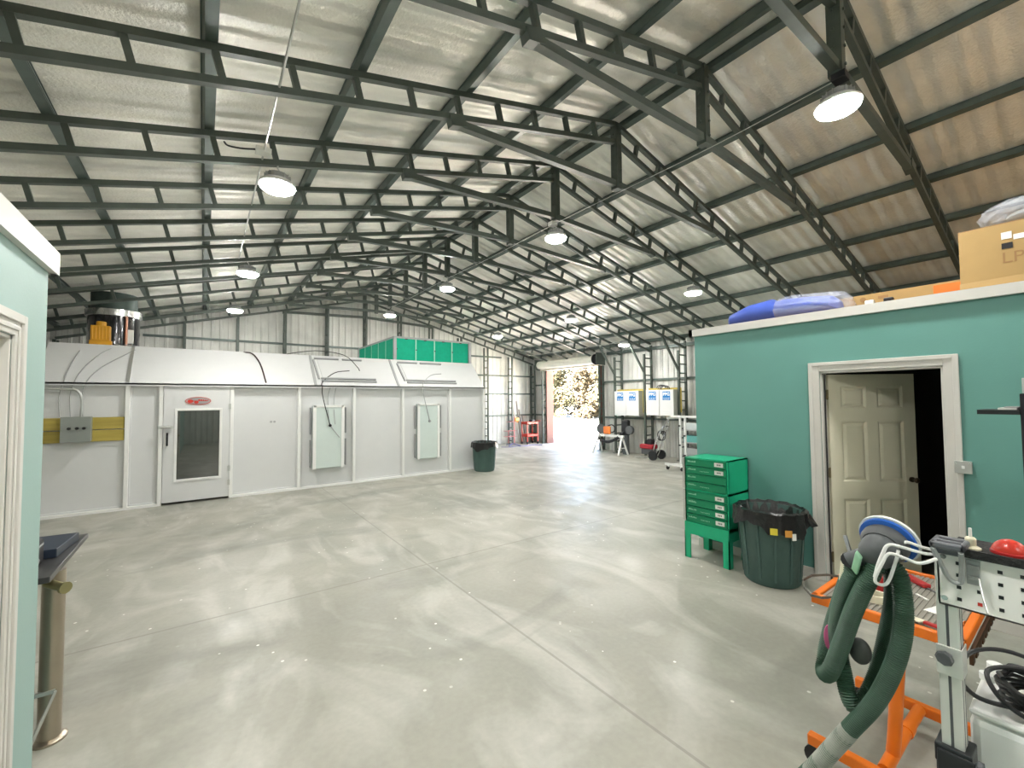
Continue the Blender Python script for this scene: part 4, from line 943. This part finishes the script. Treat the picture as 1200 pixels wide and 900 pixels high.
# grey tool holder and its wire arms
t = thing('tool_holder', 'grey plastic tool holder clamped on the pegboard end with bent wire arms', 'tool holder', (PX, .27, 1.37))
b = MB()
for q in ((.222, .292, 1.398, PX - .05, PX - .028), (.222, .292, 1.398, PX + .025, PX + .045)): b.box(q[3], q[4], q[0], q[1], q[2] - .016, q[2])
b.box(PX - .05, PX + .045, .222, .234, 1.382, 1.398); b.box(PX - .05, PX + .045, .28, .292, 1.382, 1.398); b.box(PX - .012, PX + .002, .222, .292, 1.382, 1.398); b.box(PX - .02, PX + .01, .23, .29, 1.36, 1.384)
b.build('clamp', mat('holder_grey', (.12, .125, .14), .4), t, bevel=.004)
MB().tube([(PX - .045, .285, 1.38), (PX - .03, .272, 1.335), (PX - .015, .262, 1.30), (PX - .012, .252, 1.288), (PX - .012, .240, 1.288), (PX - .013, .236, 1.30), (PX - .025, .232, 1.345), (PX - .045, .230, 1.38)], .006, 8, 4).build('hanger_loop', greycase, t, True)
for P in ([(1.66, 0.278, 1.349), (1.64, 0.31, 1.332), (1.625, 0.339, 1.341), (1.61, 0.363, 1.35), (1.605, 0.374, 1.343), (1.6, 0.383, 1.319), (1.6, 0.4, 1.272), (1.605, 0.397, 1.255), (1.625, 0.379, 1.258), (1.64, 0.361, 1.324), (1.65, 0.357, 1.353)],
          [(1.68, 0.281, 1.355), (1.66, 0.309, 1.357), (1.64, 0.341, 1.366), (1.625, 0.364, 1.372), (1.615, 0.375, 1.367), (1.61, 0.382, 1.349), (1.605, 0.394, 1.31), (1.602, 0.402, 1.272)],
          [(1.71, 0.282, 1.358), (1.7, 0.316, 1.363), (1.695, 0.341, 1.37), (1.69, 0.351, 1.368), (1.69, 0.357, 1.352), (1.69, 0.36, 1.318)]):
    MB().tube(P, .0045, 8, 5).build('wire_arm', white, t, True)
# nozzle and red cap standing on the tray
t = thing('spray_nozzle', 'cream plastic nozzle standing on the black tray', 'nozzle', (PX + .04, .222, 1.376))
MB().lathe([(.021, 0), (.021, .004), (.010, .010)], (PX + .04, .222, 1.3765), seg=18).build('base', cream, t, True)
MB().lathe([(.0105, .010), (.0115, .012), (.0115, .028), (.008, .032)], (PX + .04, .222, 1.3765), seg=18).build('collar', cream, t, True)
MB().lathe([(.004, .032), (.0035, .056), (.002, .057)], (PX + .04, .222, 1.3765), seg=10).build('tip', paper, t, True)
t = thing('plastic_dome', 'shiny red plastic dome standing on the black tray behind the pegboard', 'dome', (PX + .06, .155, 1.376))
b = MB(); b.sphere((PX + .06, .152, 1.3765), .034, 24, 14, (1., 1.05, 1.15))
bmesh.ops.bisect_plane(b.bm, geom=b.bm.verts[:] + b.bm.edges[:] + b.bm.faces[:], plane_co=(0, 0, 1.377), plane_no=(0, 0, 1), clear_inner=True)
bmesh.ops.holes_fill(b.bm, edges=b.bm.edges[:]); b.build('shell', red, t, True)
MB().lathe([(.037, 0), (.037, .006), (.034, .008)], (PX + .06, .152, 1.3765), seg=24).build('rim', red_d, t, True)

# vacuum hose draped over the wire arms
HP = [(1.7, 0.48, 1.262), (1.74, 0.517, 1.163), (1.75, 0.557, 1.026), (1.74, 0.579, 0.911), (1.7, 0.57, 0.876), (1.655, 0.536, 0.921), (1.645, 0.5, 1.029), (1.64, 0.465, 1.145), (1.64, 0.426, 1.249), (1.665, 0.4, 1.309), (1.72, 0.388, 1.27), (1.745, 0.394, 1.165), (1.75, 0.413, 1.052), (1.735, 0.434, 0.942), (1.7, 0.457, 0.862), (1.68, 0.481, 0.823), (1.675, 0.498, 0.853), (1.69, 0.514, 0.911), (1.7, 0.527, 0.977), (1.69, 0.526, 1.049), (1.675, 0.503, 1.152), (1.67, 0.47, 1.245), (1.685, 0.432, 1.301), (1.7, 0.375, 1.278), (1.69, 0.36, 1.193), (1.68, 0.363, 1.096), (1.67, 0.386, 0.99), (1.66, 0.428, 0.877), (1.65, 0.492, 0.76), (1.63, 0.564, 0.629), (1.62, 0.643, 0.49), (1.60, .75, .25), (1.57, .9, .03), (1.4, 1.0, .026), (1.1, .9, .026)]
t = thing('vacuum_hose', 'ribbed green vacuum hose hanging in loops from the wire arms', 'hose', (1.68, .45, 1.3))
hq = MB().tube(HP, .0215, 12, 8, .17, .0031).build('hose', hosem, t, True)
lc = HP[3]; MB().prism([V((1.695, .553, 1.005)) + V((.55, -.83, 0)) * (.013 * math.cos(a)) + V((0, 0, .04 * math.sin(a))) for a in [2 * PI * i / 20 for i in range(20)]], V((-.83, -.55, 0)) * .004).build('pink_tag', pink, t)
MB().tube([HP[28], HP[29], HP[30]], .0235, 12, 6, .10, .0034).build('grey_sleeve', hoseg, t, True)
MB().sphere((1.69, .468, 1.0), .033, 14, 10, (.8, .9, 1.2)).build('coupling', mat('dark_coupling', (.05, .055, .05), .5), t, True)
# orbital sander lying on the hose
t = thing('orbital_sander', 'grey orbital sander with blue rimmed round pad sitting on the hose loops', 'sander', (1.68, .42, 1.35))
ax = V((-.90, .12, -.36)).normalized(); pc = V((1.735, .398, 1.358))
ref = V((0, 0, 1)); a1 = (ref - ax * ref.dot(ax)).normalized(); a2 = ax.cross(a1)
MB().lathe([(.074, -.012), (.077, -.006), (.077, 0), (.070, .001)], pc, ax, 36).build('pad_disc', paper, t, True)
MB().lathe([(.068, .001), (.072, .003), (.071, .011), (.06, .014)], pc, ax, 36).build('pad_rim', blue, t, True)
MB().lathe([(.058, .014), (.060, .02), (.060, .034), (.054, .044), (.05, .05)], pc, ax, 30).build('skirt', darkgrey, t, True)
MB().lathe([(.046, .046), (.048, .06), (.047, .085), (.040, .105), (.024, .118), (.004, .121)], pc, ax, 24).build('head', mat('sander_grey', (.085, .092, .095), .5, 0, .25, 20), t, True)
hd = pc + ax * .075; side = V((-.15, .75, -.45)).normalized()
MB().cyl(hd + side * .03, hd + side * .085, .026, .022, 14).build('exhaust_port', darkgrey, t, True)
MB().obox(hd + ax * .035 + side * .045, (V((.15, .25, -1)), ax, side.cross(ax)), (.06, .018, .026)).build('paddle_switch', mat('mint_switch', (.36, .62, .42), .4), t, bevel=.005)
MB().cyl(hd + side * .08, V((1.70, .478, 1.27)), .024, .024, 14).build('hose_cuff', black, t, True)
MB().cyl((1.705, .497, 1.285), (1.71, .505, 1.20), .016, .018, 12).build('air_line_cuff', cream, t, True)
MB().bar((1.715, .485, 1.27), (1.72, .505, 1.345), .006, .010).build('lever', greycase, t)
# white extractor box and cable coil
t = thing('dust_extractor', 'white plastic dust extractor box below the pegboard carrying a cable coil', 'dust extractor', (2.0, .05, 0))
b = MB(); b.box(1.80, 2.18, -.34, .25, .10, .885); b.build('body', mat('extractor_white', (.83, .83, .82), .4, 0, .02), t, bevel=.022)
b = MB(); b.box(1.80, 2.18, -.34, .25, .886, .905); b.build('lid', white, t, bevel=.009)
MB().box(1.795, 1.80, -.16, .145, .60, .80).build('side_panel', greycase, t)
for x in (1.85, 2.13):
    for y in (-.29, .2): MB().cyl((x, y - .02, .0505), (x, y + .02, .0505), .05, seg=16).build('caster', black, t, True)
MB().cyl((2.10, .225, .905), (2.10, .225, .93), .02, seg=14).build('latch', white, t, True)
MB().cyl((2.02, .235, .905), (2.02, .235, .925), .018, seg=14).build('latch', white, t, True)
t = thing('power_cable', 'coiled black power cable lying on the white dust extractor', 'cable', (1.98, .1, .906))
b = MB(); random.seed(12); P = []
for i in range(76):
    a = 2 * PI * i / 14; rx = .085 + .012 * math.sin(i * .9); P.append((1.93 + rx * math.cos(a), .125 + .075 * math.sin(a) * (1 + .08 * math.sin(i * 1.7)), .918 + .012 * (i / 14) + .006 * math.sin(i * 2.3)))
b.tube(P, .0062, 8, 3); b.build('coil', cable_m, t, True)
MB().tube([(1.90, .12, .925), (1.83, .175, .935), (1.80, .235, .945), (1.84, .272, .97), (1.95, .262, 1.0), (2.04, .20, 1.005), (2.06, .10, .99)], .0062, 8, 6).tube([(1.86, .09, .93), (1.82, .13, .925), (1.83, .19, .95), (1.90, .22, .985), (1.99, .16, .985), (2.03, .06, .96)], .0062, 8, 6).build('loose_loop', cable_m, t, True)
# black rack at the picture edge
t = thing('black_rack', 'tall black rack with a small side shelf before the teal wall', 'rack', (3.75, .1, 0))
MB().box(3.58, 3.95, -.40, .248, 0, 1.815).build('body', mat('black_rack_paint', (.014, .012, .018), .5), t, bevel=.005)
MB().box(3.56, 3.86, .248, .405, 1.70, 1.725).build('shelf', black, t)
t = thing('paper_stack', 'few white papers lying on the small black side shelf', 'papers', (3.7, .32, 1.7255))
MB().box(3.60, 3.80, .26, .33, 1.7255, 1.736).build('sheet', paper, t); MB().box(3.63, 3.83, .255, .31, 1.7365, 1.742).build('sheet', greycase, t)
tag(MB().box(3.62, 3.78, .12, .24, 1.8155, 1.90).build('grey_carton', mat('pale_grey_card', (.5, .5, .5), .6), bevel=.004), 'pale grey carton on top of the tall black rack', 'carton')

# ------------------------------------------------------------------ outside: trees beyond the yard
def make_tree(h, seed, m_, label):
    random.seed(seed); t = thing('tree', label, 'tree', (0, 0, -.06), 'trees beyond the yard')
    MB().tube([(0, 0, -.06), (.1, .05, h * .3), (-.08, .1, h * .6), (.05, 0, h * .85)], .13, 8).build('trunk', bark, t, True)
    b = MB(); blobs = [(V((max(-1, min(1, random.gauss(0, .8))), max(-1, min(1, random.gauss(0, .8))), random.uniform(.03, 1.) * h)), random.uniform(.6, 1.2)) for _ in range(44)]
    for _ in range(6000):
        c, r = random.choice(blobs); d = V((random.gauss(0, 1), random.gauss(0, 1), random.gauss(0, .8))); p = c + d.normalized() * r * random.random() ** .4
        u = V((random.gauss(0, 1), random.gauss(0, 1), random.gauss(0, 1))).normalized(); w_ = u.orthogonal().normalized(); s_ = random.uniform(.09, .2)
        if p.z < .05: continue
        b._f([b.bm.verts.new(p + u * s_), b.bm.verts.new(p + w_ * s_ * .6), b.bm.verts.new(p - u * s_), b.bm.verts.new(p - w_ * s_ * .6)])
    b.build('foliage', m_, t); return t
kinds = [make_tree(7.5, 1, leafm, 'x'), make_tree(6.5, 2, leafo, 'x')]
spots = [(29.5, 25.4, 0), (29.8, 28.6, 1), (29.2, 31.8, 0), (29.6, 35.0, 1), (33.6, 30.2, 0), (33.8, 33.6, 1), (33.4, 37.0, 0), (33.6, 26.8, 1)]
tl = ['front row yellow green tree on the office side of the loading door view', 'front row brownish tree just off the middle of the loading door view', 'front row yellow green tree near the middle of the loading door view', 'front row brownish tree beside the salmon jamb',
      'back row yellow green tree in the middle of the loading door view', 'back row brownish tree towards the salmon jamb', 'back row yellow green tree beside the salmon jamb', 'back row brownish tree on the office side of the loading door view']
used = set()
for (x, y, k), lab in zip(spots, tl):
    if k in used: dup(kinds[k], (x, y, -.06), lab)
    else: kinds[k].location = (x, y, -.06); kinds[k]['label'] = lab; used.add(k)

# ------------------------------------------------------------------ daylight
sc = bpy.context.scene
w = bpy.data.worlds.new('sky'); sc.world = w; w.use_nodes = True; nt = w.node_tree
bg = nt.nodes['Background']; sky = nt.nodes.new('ShaderNodeTexSky'); sky.sky_type = 'NISHITA'; sky.sun_disc = False; sky.sun_elevation = math.radians(52); sky.sun_rotation = math.radians(120)
nt.links.new(sky.outputs[0], bg.inputs['Color']); bg.inputs['Strength'].default_value = 1.
sl = bpy.data.lights.new('sun', 'SUN'); sl.energy = 120; sl.angle = math.radians(.6); sl.color = (1, .87, .72)
so = bpy.data.objects.new('sun', sl); col.objects.link(so); so.rotation_euler = V((.5, .2, -.84)).to_track_quat('-Z', 'Y').to_euler()

# ------------------------------------------------------------------ camera
F, YAW, PITCH, ROLL = 497.69, .6282, .0376, -.0074
cy_, sy_, cp, sp_ = math.cos(YAW), math.sin(YAW), math.cos(PITCH), math.sin(PITCH)
fwd = V((sy_ * cp, cy_ * cp, sp_)); right = V((cy_, -sy_, 0)); up = right.cross(fwd)
r2 = right * math.cos(ROLL) + up * math.sin(ROLL); u2 = up * math.cos(ROLL) - right * math.sin(ROLL)
cam = bpy.data.cameras.new('camera'); cam.sensor_width = 36; cam.lens = 36 * F / 1200; cam.clip_start = .02; cam.clip_end = 300
co = bpy.data.objects.new('camera', cam); col.objects.link(co)
M = Matrix((r2, u2, -fwd)).transposed().to_4x4(); M.translation = V((0, 0, 1.8)); co.matrix_world = M
sc.camera = co
vs_ = sc.view_settings; vs_.view_transform = 'Standard'; vs_.look = 'None'; vs_.gamma = 1; vs_.use_curve_mapping = False; vs_.exposure = 0.85
sc.cycles.max_bounces = 10; sc.cycles.diffuse_bounces = 6; sc.cycles.glossy_bounces = 5; sc.cycles.transparent_max_bounces = 12
sc.cycles.sample_clamp_indirect = 20.0
